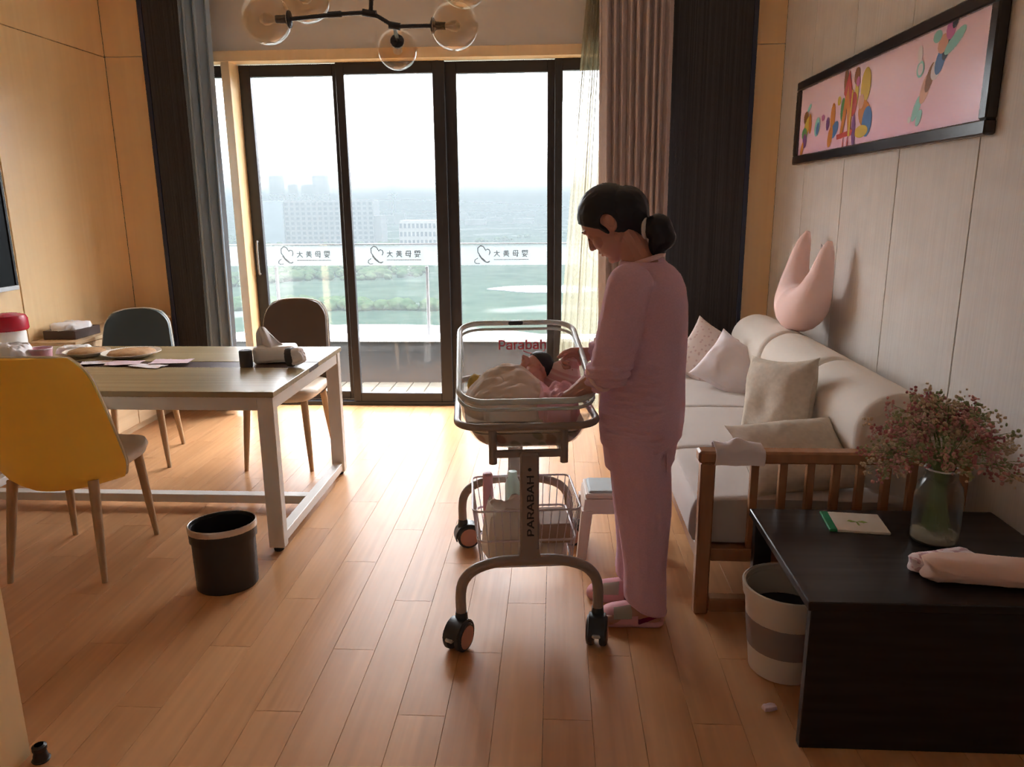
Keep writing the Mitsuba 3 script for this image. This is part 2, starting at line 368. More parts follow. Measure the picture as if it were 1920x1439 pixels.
# ------------------------------------------------------------------ the land outside, under haze
GZ = -40.0
def f_land(p, n, uv):
    a = fbm(p.x / 90, p.y / 60, 2, 4); b = fbm(p.x / 14, p.y / 14, 8, 3)
    c = mix((0.015, 0.030, 0.023), (0.034, 0.05, 0.036), b)
    c = mix(c, (0.08, 0.09, 0.08), smoothstep(0.60, 0.68, a))
    return c
mat('m_land', {'type': 'diffuse', 'reflectance': proc(f_land)})
struct('terrain', bx(-3500, 3500, 40, 6000, GZ - 1, GZ, 0), 'm_land', label='hazy green fields far below')
mat('m_water', {'type': 'principled', 'base_color': rgb(0.06, 0.09, 0.09), 'roughness': 0.1})
th = np.linspace(0, 2 * np.pi, 40, endpoint=False)
def pond(cx, cy, rx, ry, name, label, seed):
    r = 1 + 0.25 * (meshkit.noise(np.stack([np.cos(th) * 1.7, np.sin(th) * 1.7, th * 0 + seed], -1)) - .5) * 2
    m = poly(Polygon(np.stack([cx + rx * r * np.cos(th), cy + ry * r * np.sin(th)], 1)), 0.3)
    m.apply_translation([0, 0, GZ - .05]); one(name, m, 'm_water', label, 'pond', smooth=False)
pond(-5, 375, 30, 16, 'pond', 'pale narrow pond on the fields behind the third logo', 1)
pond(-60, 235, 60, 25, 'pond', 'wide pond nearest below the balcony', 3)
mat('m_tree', {'type': 'diffuse', 'reflectance': proc(lambda p, n, uv: mix((0.017, 0.036, 0.019), (0.045, 0.065, 0.034), fbm(p.x / 3, p.y / 3, p.z / 3, 2)))})
def canopy(r):
    m = trimesh.creation.icosphere(1 if r < 3 else 2, r)
    d = meshkit.fbm(m.vertices / r * 2.1 + rng.uniform(0, 50, 3), 3)
    m.vertices *= (0.7 + 0.6 * d)[:, None]; m.vertices[:, 2] *= 0.75
    return m
tr = []
for i in range(4200):
    y = 300 + 900 * rng.random() ** 1.6; x = rng.uniform(-0.62, 0.25) * y
    if abs(meshkit.noise(np.array([x / 120, y / 90, 0.0]), 5) - 0.5) > 0.11: continue
    r_ = rng.uniform(1.8, 4.4)
    if (-315 < x < -175 and 785 < y < 840) or (-140 < x < -88 and 630 < y < 680) or y > 1080: continue
    c = canopy(r_); c.apply_translation([x, y, GZ + .5 * r_]); tr.append(c)
put('tree_belt', cat(tr), 'm_tree', smooth=True)
labels['tree_belt'] = {'label': 'belts of bushy green trees on the hazy fields', 'category': 'trees', 'kind': 'stuff'}

diff('m_bld1', (0.09, 0.09, 0.095), 0.8); diff('m_bld2', (0.15, 0.145, 0.14), 0.8); diff('m_bldw', (0.035, 0.04, 0.05), 0.3); diff('m_bld3', (0.13, 0.15, 0.165), .8)
def block(nm, label, x0, x1, y, h, m, fl_, cols, d=30, base=0.0, group=None, extra=None):
    k = thing(nm, label, 'building', group)
    put('wall', bx(x0, x1, y, y + d, GZ, GZ + h, 0.2), m, k, smooth=False)
    put('roof', bx(x0 + 1, x1 - 1, y + 1, y + d - 1, GZ + h, GZ + h + 1.2, 0.1), m, k, smooth=False)
    dx, dz = (x1 - x0) / cols, h / fl_
    for i in range(cols):
        for j in range(fl_):
            put('window', bx(x0 + dx * (i + .22), x0 + dx * (i + .78), y - .25, y + .1, GZ + dz * (j + .25), GZ + dz * (j + .8), 0), 'm_bldw', k, smooth=False)
    return k
b = block('apartment_block', 'long grey apartment block beyond the railing, behind the leftmost door panes', -285, -190, 800, 45, 'm_bld1', 9, 16)
put('stair_tower', bx(-306, -285, 797, 830, GZ, GZ + 46, .2), 'm_bld3', b, smooth=False)
put('end_wing', bx(-190, -182.5, 802, 830, GZ, GZ + 30, .2), 'm_bld1', b, smooth=False)
b = block('apartment_block', 'low grey block on the fields behind the second door pane', -131, -96, 640, 27, 'm_bld2', 4, 10)
TOW = [(-709, 32, 1900, 112), (-672, 18, 1930, 92), (-645, 15, 1950, 90), (-621, 24, 1900, 90), (-594, 36, 1880, 111)]
for i, (x, w, y, h) in enumerate(TOW):
    block('tower_block', ['pale hazy tower block leftmost on the skyline above the long block', 'short pale tower block second from left on the skyline', 'narrow pale tower block at the middle of the skyline row', 'wide pale tower block left of the tallest right one', 'tallest pale tower block at the right of the skyline row'][i], x, x + w, y, h, 'm_bld2', 12, 3, 20, group='hazy towers on the skyline')
# lattice mast far away
k = thing('pylon', 'thin pylon far away in the haze behind the second door pane', 'pylon')
put('mast', cat([tube([(-379 + s * 6, 1800 + q * 6, GZ), (-379, 1800, GZ + 94)], 1.0, 5) for s in (-1, 1) for q in (-1, 1)]), 'm_bldw', k)
for z in (62, 76, 88): put('cross_arm', bx(-391, -367, 1799, 1801, GZ + z, GZ + z + 1.5, 0.1), 'm_bldw', k)
for i in range(16):
    y = rng.uniform(1100, 2600); x = rng.uniform(-0.24, 0.02) * y
    h = rng.uniform(8, 26)
    one('distant_house', bx(x, x + rng.uniform(14, 50), y, y + 20, GZ, GZ + h, 1), 'm_bld2', 'small pale building far off in the haze near the horizon', 'building', 'small buildings near the horizon', smooth=False)
# far hills
def hill(x0, x1, y, h, seed, label):
    xs = np.linspace(x0, x1, 60); u = np.linspace(0, 1, 60)
    top = h * np.sin(np.pi * u) ** 0.8 * (0.6 + 0.8 * meshkit.fbm(np.stack([u * 5, u * 0, u * 0 + seed], -1), 3))
    rings = [np.stack([np.full(9, x), y + np.linspace(-500, 500, 9), GZ + t * np.cos(np.linspace(-1, 1, 9) * np.pi / 2) - 0.5], 1) for x, t in zip(xs, top)]
    struct('hill', loft(rings), 'm_tree', label=label, smooth=True)
hill(-3400, 300, 4300, 75, 1, 'faint hill on the hazy horizon')
# haze: an absorbing grey-blue mist over the land
for i_, (z0_, z1_, sg_) in enumerate(((GZ - .5, 26, .0020), (26.5, 80, .00055), (80.5, 190, .00025))):
    scene[f'haze__{i_ + 1:03d}'] = {'type': 'cube', 'to_world': T().translate([0, 3100, (z0_ + z1_) / 2]).scale([3600, 3050, (z1_ - z0_) / 2]), 'bsdf': {'type': 'null'},
        'interior': {'type': 'homogeneous', 'sigma_t': sg_, 'albedo': rgb(*(np.array([0.083, 0.094, 0.098]) * (1.08, 1.5, 1.6)[i_]))}}
labels['haze'] = {'label': 'pale blue-grey mist lying over the land outside', 'category': 'haze', 'kind': 'stuff'}

# ------------------------------------------------------------------ curtains
def f_brown(p, n, uv): return mix((0.40, 0.33, 0.315), (0.52, 0.435, 0.415), fbm(p.x * 300, p.z * 40, p.y * 300, 2))
cloth('m_curtain', proc(f_brown))
cloth('m_curtain_grey', (0.27, 0.345, 0.42), sheen=0.5)
mat('m_sheer', {'type': 'mask', 'opacity': 0.72, 'b': {'type': 'principledthin', 'base_color': rgb(0.44, 0.405, 0.29), 'roughness': 0.8, 'diff_trans': 1.1, 'spec_trans': 0.0}})
def curtain(xa0, xa1, xb0, xb1, y, amp, folds, z0, z1, seed, th=0.003, nu=220, nv=40):
    """xa.. at the top, xb.. at the bottom"""
    ph = np.cumsum(0.6 + meshkit.noise(np.stack([np.linspace(0, folds * 1.3, nu), np.zeros(nu), np.full(nu, seed)], -1)))
    ph = ph / ph[-1] * folds * 2 * np.pi
    def f(u, v):
        p = np.interp(u, np.linspace(0, 1, nu), ph)
        x0, x1 = xa0 + (xb0 - xa0) * (1 - v) ** 0.8, xa1 + (xb1 - xa1) * (1 - v) ** 0.8
        wob = meshkit.noise(np.stack([u * 5, v * 2.2, u * 0 + seed], -1)) - 0.5
        a = amp * (0.75 + 0.8 * wob)
        return xyz(x0 + (x1 - x0) * u + 0.35 * a * np.sin(2 * p + 0.6), y + a * np.sin(p + 0.8 * wob) + 0.01 * wob, z0 + (z1 - z0) * v)
    return sheet(f, nu, nv, th)
k = thing('curtain', 'long brown pleated curtain right of the glass doors, behind the woman', 'curtain')
put('drape', curtain(0.265, 0.735, 0.31, 0.745, 5.285, 0.048, 9, 0.02, 2.9, 3), 'm_curtain', k, smooth=60)
put('pelmet_tape', bx(0.26, 0.74, 5.26, 5.32, 2.885, 2.93, .004), 'm_curtain', k)
k = thing('sheer_curtain', 'cream see-through sheer curtain beside the brown curtain', 'curtain')
put('drape', curtain(0.21, 0.40, 0.0, 0.36, 5.385, 0.022, 7, 0.03, 2.9, 8, th=0.0, nu=160), 'm_sheer', k, smooth=60)
put('pelmet_tape', bx(0.2, 0.40, 5.365, 5.405, 2.885, 2.93, .004), 'm_curtain', k)
k = thing('curtain', 'charcoal grey curtain gathered at the left end of the glass doors', 'curtain')
put('drape', curtain(-2.50, -2.275, -2.54, -2.325, 5.30, 0.042, 3, 0.03, 2.9, 5), 'm_curtain_grey', k, smooth=60)
put('pelmet_tape', bx(-2.50, -2.275, 5.27, 5.33, 2.885, 2.93, .004), 'm_curtain_grey', k)
struct('trim_2', cat(bx(-2.68, 0.76, 5.25, 5.34, 2.93, 2.96, .003), bx(-2.68, 0.76, 5.36, 5.41, 2.93, 2.96, .003), bx(-2.68, .76, 5.25, 5.41, 2.955, ZC, .002)), 'm_ceiling', label='curtain track under the ceiling')

# ------------------------------------------------------------------ door leaf in the left foreground
d1 = struct('door_1', bx(-1.50, -1.455, 0.75, 1.74, 0.012, 2.1, 0.003), 'm_wood_wall')
put('lock_plate', bx(-1.49, -1.465, 1.738, 1.7415, 0.95, 1.12, .001), 'm_track', d1)
put('handle', cat(tube([(-1.455, 1.67, 1.02), (-1.40, 1.67, 1.02)], .009), tube(bezier([(-1.405, 1.672, 1.02), (-1.40, 1.62, 1.02), (-1.40, 1.54, 1.018)]), .009)), 'm_track', d1)
one('door_stop', cat(lathe([(0.022, 0), (0.024, .004), (0.018, .008), (0.016, .03), (0.019, .034), (.019, .045), (.012, .05)], 20, (-1.425, 1.735, 0))), 'm_black', 'small black door stop on the floor at the left foreground', 'door stop')

# ------------------------------------------------------------------ television, cabinet on the left wall
diff('m_screen', (0.006, 0.0065, 0.008), 0.2, 0.15)
diff('m_silver', (0.6, 0.61, 0.62), 0.3, 0.5, metallic=0.4)
k = thing('television', 'wall-mounted black television cut off by the left edge of the photo', 'television')
put('casing', bx(-3.117, -3.065, 2.76, 4.17, 1.045, 1.82, .008), 'm_black', k)
put('bezel', cat(bx(-3.066, -3.056, 2.76, 4.17, 1.80, 1.82, .002), bx(-3.066, -3.056, 4.15, 4.17, 1.07, 1.80, .002), bx(-3.066, -3.056, 2.76, 2.78, 1.07, 1.80, .002)), 'm_black', k)
put('screen', bx(-3.066, -3.0625, 2.78, 4.15, 1.07, 1.80, .001), 'm_screen', k)
put('lower_bezel', bx(-3.066, -3.054, 2.76, 4.17, 1.045, 1.07, .002), 'm_silver', k, label='silver strip along the lower edge')
put('bracket', bx(-3.119, -3.112, 3.2, 3.8, 1.2, 1.6, .001), 'm_black', k)
def f_cab(p, n, uv): return mix((0.50, 0.34, 0.19), (0.62, 0.45, 0.28), fbm(p.y * 3, p.z * 45, p.x * 30, 3))
mat('m_cabinet', {'type': 'principled', 'base_color': proc(f_cab), 'roughness': 0.4, 'specular': 0.4})
k = thing('low_cabinet', 'low pale wood cabinet along the left wall behind the dark teal chair', 'cabinet')
put('body', cat(bx(-3.118, -2.845, 4.26, 5.37, 0.05, 0.70, .002), bx(-3.10, -2.87, 4.28, 5.35, 0, .05, .001)), 'm_cabinet', k)
put('top', bx(-3.118, -2.825, 4.25, 5.385, 0.70, 0.722, .003), 'm_cabinet', k)
for i in range(2):
    d_ = put('door', bx(-2.846, -2.828, 4.265 + .552 * i + .003, 4.265 + .552 * (i + 1) - .003, .06, .695, .002), 'm_cabinet', k)
    put('handle', tube([(-2.815, 4.80 + .035 * (2 * i - 1) + .012, .55), (-2.815, 4.80 + .035 * (2 * i - 1) + .012, .65)], .005), 'm_track', d_)

# ------------------------------------------------------------------ dining table
def f_top(p, n, uv):
    g = fbm(p.x * 2.2, p.y * 60, 4, 4); w = noise(p.x * 1.5 + noise(p.y * 3, 2) * 2, p.y * 10, 9)
    return mix((0.20, 0.148, 0.072), (0.34, 0.265, 0.145), 0.6 * g + 0.4 * w)
mat('m_tabletop', {'type': 'principled', 'base_color': proc(f_top), 'roughness': 0.33, 'specular': 0.5})
diff('m_inlay', (0.055, 0.03, 0.024), 0.4, 0.4)
diff('m_white_metal', (0.60, 0.575, 0.535), 0.4, 0.45)
diff('m_rubber', (0.02, 0.02, 0.02), 0.7)
t = thing('dining_table', 'pale wood topped table on white metal legs at the left of the room', 'table')
TX0, TX1, TY0, TY1, TZ = -3.06, -1.185, 3.03, 4.07, 0.735
put('tabletop', cat(bx(TX0, TX1, TY0, 3.515, TZ - .025, TZ, .002), bx(TX0, TX1, 3.655, TY1, TZ - .025, TZ, .002)), 'm_tabletop', t)
put('inlay_strip', bx(TX0, TX1, 3.515, 3.655, TZ - .025, TZ - .002, .001), 'm_inlay', t, label='dark brown strip down the middle of the top')
def leg(x0, x1, y, z0=0.02, z1=TZ - .025):
    return bx(x0, x1, y - .025, y + .025, z0, z1, .003)
for x0, x1 in ((-1.262, -1.192), (-3.05, -2.98)):
    for y in (TY0 + .03, TY1 - .03):
        L_ = put('leg', leg(x0, x1, y), 'm_white_metal', t)
        put('foot', lathe([(.018, 0), (.022, .004), (.022, .02)], 14, ((x0 + x1) / 2, y, 0)), 'm_rubber', L_)
    put('floor_rail', bx(x0 + .01, x1 - .01, TY0 + .055, TY1 - .055, .028, .075, .003), 'm_white_metal', t)
    put('side_apron', bx(x0 + .02, x1 - .005, TY0 + .055, TY1 - .055, TZ - .085, TZ - .025, .003), 'm_white_metal', t)
for y in (TY0 + .03, TY1 - .03):
    put('apron', bx(-2.98, -1.262, y - .018, y + .018, TZ - .085, TZ - .025, .003), 'm_white_metal', t)
put('floor_stretcher', bx(-2.98, -1.25, 3.515, 3.575, .03, .073, .003), 'm_white_metal', t)

# ------------------------------------------------------------------ dining chairs
def f_chairwood(p, n, uv): return mix((0.33, 0.21, 0.11), (0.45, 0.30, 0.17), fbm(p.x * 50, p.y * 50, p.z * 5, 3))
mat('m_chairwood', {'type': 'principled', 'base_color': proc(f_chairwood), 'roughness': 0.45, 'specular': 0.4})
diff('m_mustard', (0.95, 0.60, 0.09), 0.5, 0.35); diff('m_chair_beige', (0.52, 0.43, 0.33), 0.5, 0.35)
diff('m_teal', (0.055, 0.075, 0.078), 0.45, 0.4); diff('m_brown_leather', (0.10, 0.065, 0.045), 0.5, 0.3); diff('m_piping', (0.55, 0.50, 0.42), 0.5)
def chair(label, x, y, rz, outer, inner, seatm, tw=.175, bw=.222, h=.515, wrap=.075):
    k = thing('dining_chair', label, 'chair')
    with at(x, y, 0, rz):
        # the occupant faces local +y; the back stands at -y
        def surf(off):
            def f(u, v):
                s = u * 2 - 1
                w = (bw + (tw - bw) * v ** 1.3) * (1 - .22 * np.clip((v - .80) / .2, 0, 1) ** 2.2) * (1 - .2 * np.clip((.16 - v) / .16, 0, 1) ** 2)
                z = .392 + (h + .023) * v - .02 * np.abs(s) ** 3 * v ** 4
                yy = -.235 - .115 * v ** 1.25 + wrap * np.abs(s) ** 2.2 * (1 - .5 * v) + off + .05 * (1 - np.clip(v / .12, 0, 1)) ** 2
                return xyz(s * w, yy, z)
            return f
        b = put('backrest', sheet(surf(0), 25, 27, .026), outer, k, smooth=60)
        put('back_pad', sheet(surf(.025), 25, 27, .022), inner, b, smooth=60)
        f = surf(.012)
        e = np.concatenate([np.stack([np.zeros(20), np.linspace(0.1, 1, 20)], 1), np.stack([np.linspace(0.05, .95, 14), np.ones(14)], 1), np.stack([np.ones(20), np.linspace(1, 0.1, 20)], 1)])
        put('piping', tube(f(e[:, 0], e[:, 1]), .007, 7), 'm_piping', b)
        # seat
        a = np.linspace(0, 2 * np.pi, 48, endpoint=False)
        sq = lambda c: np.sign(c) * np.abs(c) ** 0.45
        rings = [np.stack([sx * sq(np.cos(a)), -.0 + .04 + sy * sq(np.sin(a)), np.full(48, z) + .012 * (sy * sq(np.sin(a)) > .1) * sc_], 1) for sx, sy, z, sc_ in
                 ((.195, .205, .41, 0), (.215, .225, .422, 0), (.23, .235, .445, 1), (.222, .228, .468, 1), (.19, .20, .478, 1), (.10, .1, .482, 1))]
        put('seat', loft(rings), seatm, k, smooth=50)
        for sx in (-1, 1):
            for x0, y0, x1, y1 in ((sx * .165, -.165, sx * .195, -.235), (sx * .165, .20, sx * .192, .232)):
                put('leg', tube([(x0, y0, .42), ((x0 + x1) / 2, (y0 + y1) / 2, .21), (x1, y1, 0.0)], [.021, .018, .0115], 14), 'm_chairwood', k)
    return k
chair('dining chair with mustard yellow back and beige seat, nearest the camera', -2.045, 2.96, 0.05, 'm_mustard', 'm_chair_beige', 'm_chair_beige', tw=.24, bw=.262, h=.545, wrap=.17)
chair('dark teal dining chair behind the table beside the low cabinet', -2.52, 4.28, math.pi + 0.30, 'm_teal', 'm_teal', 'm_teal', h=.46)
chair('dining chair with brown back and pale seat behind the right end of the table', -1.60, 4.31, math.pi + 0.02, 'm_brown_leather', 'm_brown_leather', 'm_chair_beige', tw=.185)

# ------------------------------------------------------------------ things on the table
diff('m_white_plastic', (0.88, 0.87, 0.85), 0.4); diff('m_paper', (0.72, 0.66, 0.67), 0.8); diff('m_pink_paper', (0.68, 0.52, 0.56), 0.7)
cloth('m_white_cloth', (0.72, 0.70, 0.70)); diff('m_red', (0.42, 0.012, 0.03), 0.35, .5); diff('m_pink', (0.62, 0.33, 0.37), .5); diff('m_charcoal', (0.05, 0.05, 0.052), .6)
def f_hat(p, n, uv): return mix((0.34, 0.17, 0.07), (0.55, 0.34, 0.17), fbm(p.x * 60, p.y * 60, p.z * 60, 3))
diff('m_wicker', proc(f_hat), .6)
diff('m_cream', (0.70, 0.64, 0.54), .5)
def crumple(w, d, h, seed, n=30, pts=3.0, base=0.0):
    """a heaped cloth on a flat surface"""
    def f(u, v):
        x, y = u * 2 - 1, v * 2 - 1
        r = np.clip(1 - (np.abs(x) ** 2.5 + np.abs(y) ** 2.5) ** (1 / 2.5), 0, 1)
        q = np.stack([u * pts, v * pts, u * 0 + seed], -1)
        w1 = meshkit.fbm(q, 4, seed); w2 = meshkit.noise(q * 0.7, seed + 3)
        ridge = 1 - np.abs(2 * w1 - 1)
        return xyz(x * w / 2 * (0.85 + .3 * w2), y * d / 2 * (.85 + .3 * w1), base + h * np.clip(r * 3, 0, 1) ** .7 * (.25 + .75 * ridge))
    top = sheet(f, n, n, .004)
    return top
def heap(w, d, h, seed, pts=3.0, n=30):
    """a solid heap of cloth resting on z = 0"""
    g = np.linspace(-1, 1, n); X, Y = np.meshgrid(g, g, indexing='ij')
    q = np.stack([(X + 1) * pts / 2, (Y + 1) * pts / 2, X * 0 + seed], -1)
    w1 = meshkit.fbm(q, 4, seed); w2 = meshkit.noise(q * 1.3, seed + 7)
    edge = np.clip(1 - np.maximum(np.abs(X), np.abs(Y)), 0, 1)
    H = h * np.clip(edge * 3.5, 0, 1) ** .6 * (.35 + .65 * (1 - np.abs(2 * w1 - 1)))
    R = 1 / np.maximum(1, np.hypot(X, Y) ** .8)
    A = xyz(X * R * w / 2 * (.82 + .36 * w2), Y * R * d / 2 * (.82 + .36 * w1), np.maximum(H, .003))
    B = A.copy(); B[..., 2] = 0
    i = np.arange(n * n).reshape(n, n)
    a, b, c, e = i[:-1, :-1].ravel(), i[1:, :-1].ravel(), i[1:, 1:].ravel(), i[:-1, 1:].ravel()
    F = [np.stack([a, b, c], 1), np.stack([a, c, e], 1), np.stack([a, c, b], 1) + n * n, np.stack([a, e, c], 1) + n * n]
    rim = np.concatenate([i[:-1, 0], i[-1, :-1], i[:0:-1, -1], i[0, :0:-1]]); nx = np.roll(rim, -1)
    F += [np.stack([rim, rim + n * n, nx], 1), np.stack([nx, rim + n * n, nx + n * n], 1)]
    return trimesh.Trimesh(np.vstack([A.reshape(-1, 3), B.reshape(-1, 3)]), np.vstack(F), process=False)
with at(-1.40, 3.66, TZ, 0.25):
    k = thing('tissue_pack', 'white pack of tissues with one pulled up, on the right end of the table', 'tissues')
    M = rbox(-.105, .105, -.06, .06, 0.0, .085, .022)
    M = M.subdivide(); M.vertices += .004 * (meshkit.noise(M.vertices * 30)[:, None] - .5)
    put('pack', M, 'm_white_plastic', k, smooth=60)
    put('tissue', sheet(lambda u, v: xyz(-.02 + (u - .5) * .13 * (1 - .55 * v) - .035 * v, .03 * np.sin(u * 9) * (1 - .5 * v) - .02, .08 + .105 * v * (1 - .35 * (2 * u - 1) ** 2)), 24, 12, .002), 'm_white_cloth', k, smooth=60)
one('canister', lathe([(.028, 0), (.031, .003), (.031, .077), (.027, .082), (.0, .082)], 28, (-1.502, 3.535, TZ)), 'm_charcoal', 'small dark grey cylinder standing on the dark strip beside the tissue pack', 'canister')
with at(-1.265, 3.53, TZ, 0):
    k = thing('overturned_cup', 'overturned dark rimmed cup with white paper inside, right of the tissue pack', 'cup')
    R_ = rotm([0, 1, 0], 82)
    g = lathe([(.036, 0), (.046, .003), (.048, .022), (.044, .034), (.038, .036), (.036, .01), (.0, .01)], 30); g.apply_transform(R_); g.apply_translation([-.03, 0, .048]); put('rim', g, 'm_charcoal', k, label='dark rim')
    g = heap(.085, .08, .06, 3, 3.5); g.apply_transform(rotm([0, 1, 0], 70)); g.apply_translation([-.005, 0, .045]); put('paper', g, 'm_white_cloth', k, smooth=60)
def plate(x, y, rx, label, tilt):
    k = thing('plate', label, 'plate', 'plates on the dining table')
    with at(x, y, TZ, 0):
        put('dish', lathe([(.0, .001), (.55 * rx, 0), (.6 * rx, .003), (rx, .024), (rx, .028), (.58 * rx, .009), (0, .008)], 40), 'm_cream', k)
        g = lathe([(0, .009), (.7 * rx, .0095), (.82 * rx, .018), (.74 * rx, .03), (.4 * rx, .038), (0, .041)], 36)
        g.vertices[:, 2] += .006 * (meshkit.noise(g.vertices * 25) - .5) * (g.vertices[:, 2] > .012)
        put('flatbread', g, 'm_wicker', k, label='round brown flatbread on the plate')
plate(-2.47, 3.80, .115, 'smaller white rimmed plate with round brown food, left of the larger one', 0)
plate(-2.215, 3.78, .145, 'larger white rimmed plate with round brown food behind the pink papers', 0)
def sheetpaper(nm, x, y, rz, w, d, z, m, label, seed, grp=None):
    with at(x, y, TZ + z, rz):
        one(nm, sheet(lambda u, v: xyz((u - .5) * w, (v - .5) * d, .003 + .006 * meshkit.noise(np.stack([u * 3, v * 3, u * 0 + seed], -1))), 12, 10, .0015), m, label, 'paper', smooth=60)
sheetpaper('leaflet', -1.91, 3.60, .1, .19, .10, .006, 'm_pink_paper', 'pink leaflet on the dark table strip, furthest right of the papers', 1)
sheetpaper('leaflet', -1.99, 3.525, -.2, .17, .08, .0, 'm_paper', 'white paper lying below the pink leaflet', 2)
sheetpaper('leaflet', -2.14, 3.58, .05, .16, .10, .002, 'm_pink_paper', 'dull pink paper between the pink leaflet and the plates', 3)
sheetpaper('leaflet', -2.30, 3.60, .4, .14, .09, .0, 'm_paper', 'small white paper below the left plate, beside the yellow chair', 4)
with at(-2.675, 3.73, TZ):
    k = thing('pink_cup', 'small pink tub on the table left of the plates', 'tub')
    put('tub', lathe([(0, 0), (.048, 0), (.052, .004), (.056, .05), (.053, .05), (.049, .006), (0, .006)], 30), 'm_pink', k)
    put('lid_rim', lathe([(.0535, .046), (.0585, .047), (.0585, .054), (.0535, .054)], 30), 'm_pink_paper', k)
with at(-2.83, 3.66, TZ, .2):
    one('muslin_cloth', heap(.30, .20, .085, 5, 4.5, 36), 'm_white_cloth', 'crumpled white cloth on the left end of the table above the yellow chair', 'cloth', smooth=60)
with at(-2.60, 3.90, TZ, .3):
    one('wrapper', heap(.18, .12, .035, 8, 4.5, 24), 'm_white_plastic', 'crumpled clear and white wrapper behind the pink tub', 'wrapper', smooth=60)
with at(-2.975, 3.93, TZ):
    k = thing('jar', 'white jar with a large red lid at the left edge of the photo', 'jar')
    put('body', lathe([(0, 0), (.07, 0), (.078, .008), (.078, .10), (.07, .115), (0, .115)], 32), 'm_white_plastic', k)
    put('lid', lathe([(0, .115), (.09, .115), (.096, .125), (.094, .175), (.085, .195), (.05, .205), (0, .207)], 32), 'm_red', k, label='red lid')
k = thing('small_box', 'dark red box topped with a crumpled white cloth, on the low cabinet', 'box')
put('carton', bx(-3.08, -2.88, 4.34, 4.60, .722, .775, .003), 'm_inlay', k)
g = heap(.2, .24, .04, 12, 3.5, 24); g.apply_translation([-2.985, 4.47, .773]); put('cloth', g, 'm_white_cloth', k, smooth=60)

# ------------------------------------------------------------------ waste bin
diff('m_bin', (0.014, 0.014, 0.017), 0.4, 0.5)
diff('m_bin_ring', (0.55, 0.5, 0.47), 0.25, .5, metallic=.7)
with at(-1.325, 2.745, 0, 0.45, M=np.diag([.96, .96, 1.04, 1])):
    k = thing('waste_bin', 'black oval waste bin with a bronze ring, in front of the dining table', 'bin')
    put('body', lathe([(0, 0), (.118, 0), (.124, .006), (.128, .25), (.122, .25), (.116, .012), (0, .012)], 48, sx=1.0, sy=.86), 'm_bin', k)
    put('liner', lathe([(.1215, .02), (.1245, .245), (.131, .262), (.134, .258), (.134, .20), (.1325, .20), (.13, .245), (.125, .235), (.1195, .03)], 48, sx=1.0, sy=.86), 'm_black', k, label='black bag turned over the rim')
    put('ring', lathe([(.1345, .238), (.1375, .239), (.1375, .259), (.1335, .264), (.131, .262), (.1345, .25)], 48, sx=1.0, sy=.86), 'm_bin_ring', k, label='shiny bronze ring')

# ------------------------------------------------------------------ chandelier
diff('m_lamp_metal', (0.02, 0.021, 0.026), 0.35, .5)
mat('m_globe', {'type': 'dielectric', 'int_ior': 1.45})
mat('m_globe_thin', {'type': 'thindielectric', 'int_ior': 1.6, 'specular_transmittance': rgb(0.90, 0.80, 0.67)})
diff('m_bulb', (0.75, 0.68, 0.55), .3)
k = thing('pendant_lamp', 'branching black pendant lamp with clear glass globes hanging at the top of the photo', 'lamp')
J = np.array([-.685, 3.0, 2.19])
def globe(c, r, arm_end, label=None):
    c, e = np.array(c, float), np.array(arm_end, float)
    d = (e - c) / np.linalg.norm(e - c)
    Z = np.array([0, 0, 1.0]); ax = np.cross(Z, d); s = np.linalg.norm(ax)
    M = np.eye(4) if s < 1e-6 else trimesh.transformations.rotation_matrix(math.atan2(s, Z @ d), ax / s)
    M[:3, 3] = c
    al = np.linspace(0.36, np.pi - .001, 26)
    prof = [(r * math.sin(t), r * math.cos(t)) for t in al]
    g = lathe(prof, 40, shell=True); g.vertices += .004 * (meshkit.noise(g.vertices * 18)[:, None] - .5) * g.vertices / r
    g.apply_transform(M)
    a = put('globe', g, 'm_globe_thin', k, smooth=True, label='clear glass globe')
    q = lathe([(r * .36, r * .93), (r * .385, r * .935), (r * .385, r * .95), (r * .36, r * .955)], 30); q.apply_transform(M); put('lip', q, 'm_silver', a)
    sk = lathe([(0, r * .4), (r * .16, r * .41), (r * .17, r * .8), (r * .2, r * .85), (r * .34, r * .93), (r * .34, r * 1.0), (r * .16, r * 1.06), (0, r * 1.07)], 24); sk.apply_transform(M)
    put('socket', sk, 'm_lamp_metal', k)
    bl = lathe([(0, -r * .28), (r * .14, -r * .25), (r * .24, -r * .08), (r * .22, r * .12), (r * .13, r * .3), (r * .12, r * .41), (0, r * .41)], 20); bl.apply_transform(M)
    put('bulb', bl, 'm_bulb', k)
    return e + d * r * .05
A2 = np.array([-.598, 3.0, 2.139])
put('arm', tube([J, J + [-.13, 0, -.005], (-1.02, 3.0, 2.17)], .0075), 'm_lamp_metal', k)
put('arm', tube([J, A2], .0075), 'm_lamp_metal', k)
put('arm', tube([A2, (-.43, 3.0, 2.139)], .0075), 'm_lamp_metal', k)
put('arm', tube([A2, (-.625, 3.175, 2.125)], .0075), 'm_lamp_metal', k)
put('stem', tube([J, (-.672, 3.0, 2.32), (-.672, 3.0, ZC - .02)], .008), 'm_lamp_metal', k)
put('arm', tube([(-.672, 3.0, 2.32), (-.5, 2.95, 2.335), (-.40, 2.93, 2.30)], .0075), 'm_lamp_metal', k)
put('arm', tube([(-.672, 3.0, 2.32), (-.80, 3.05, 2.345), (-.86, 3.07, 2.31)], .0075), 'm_lamp_metal', k)
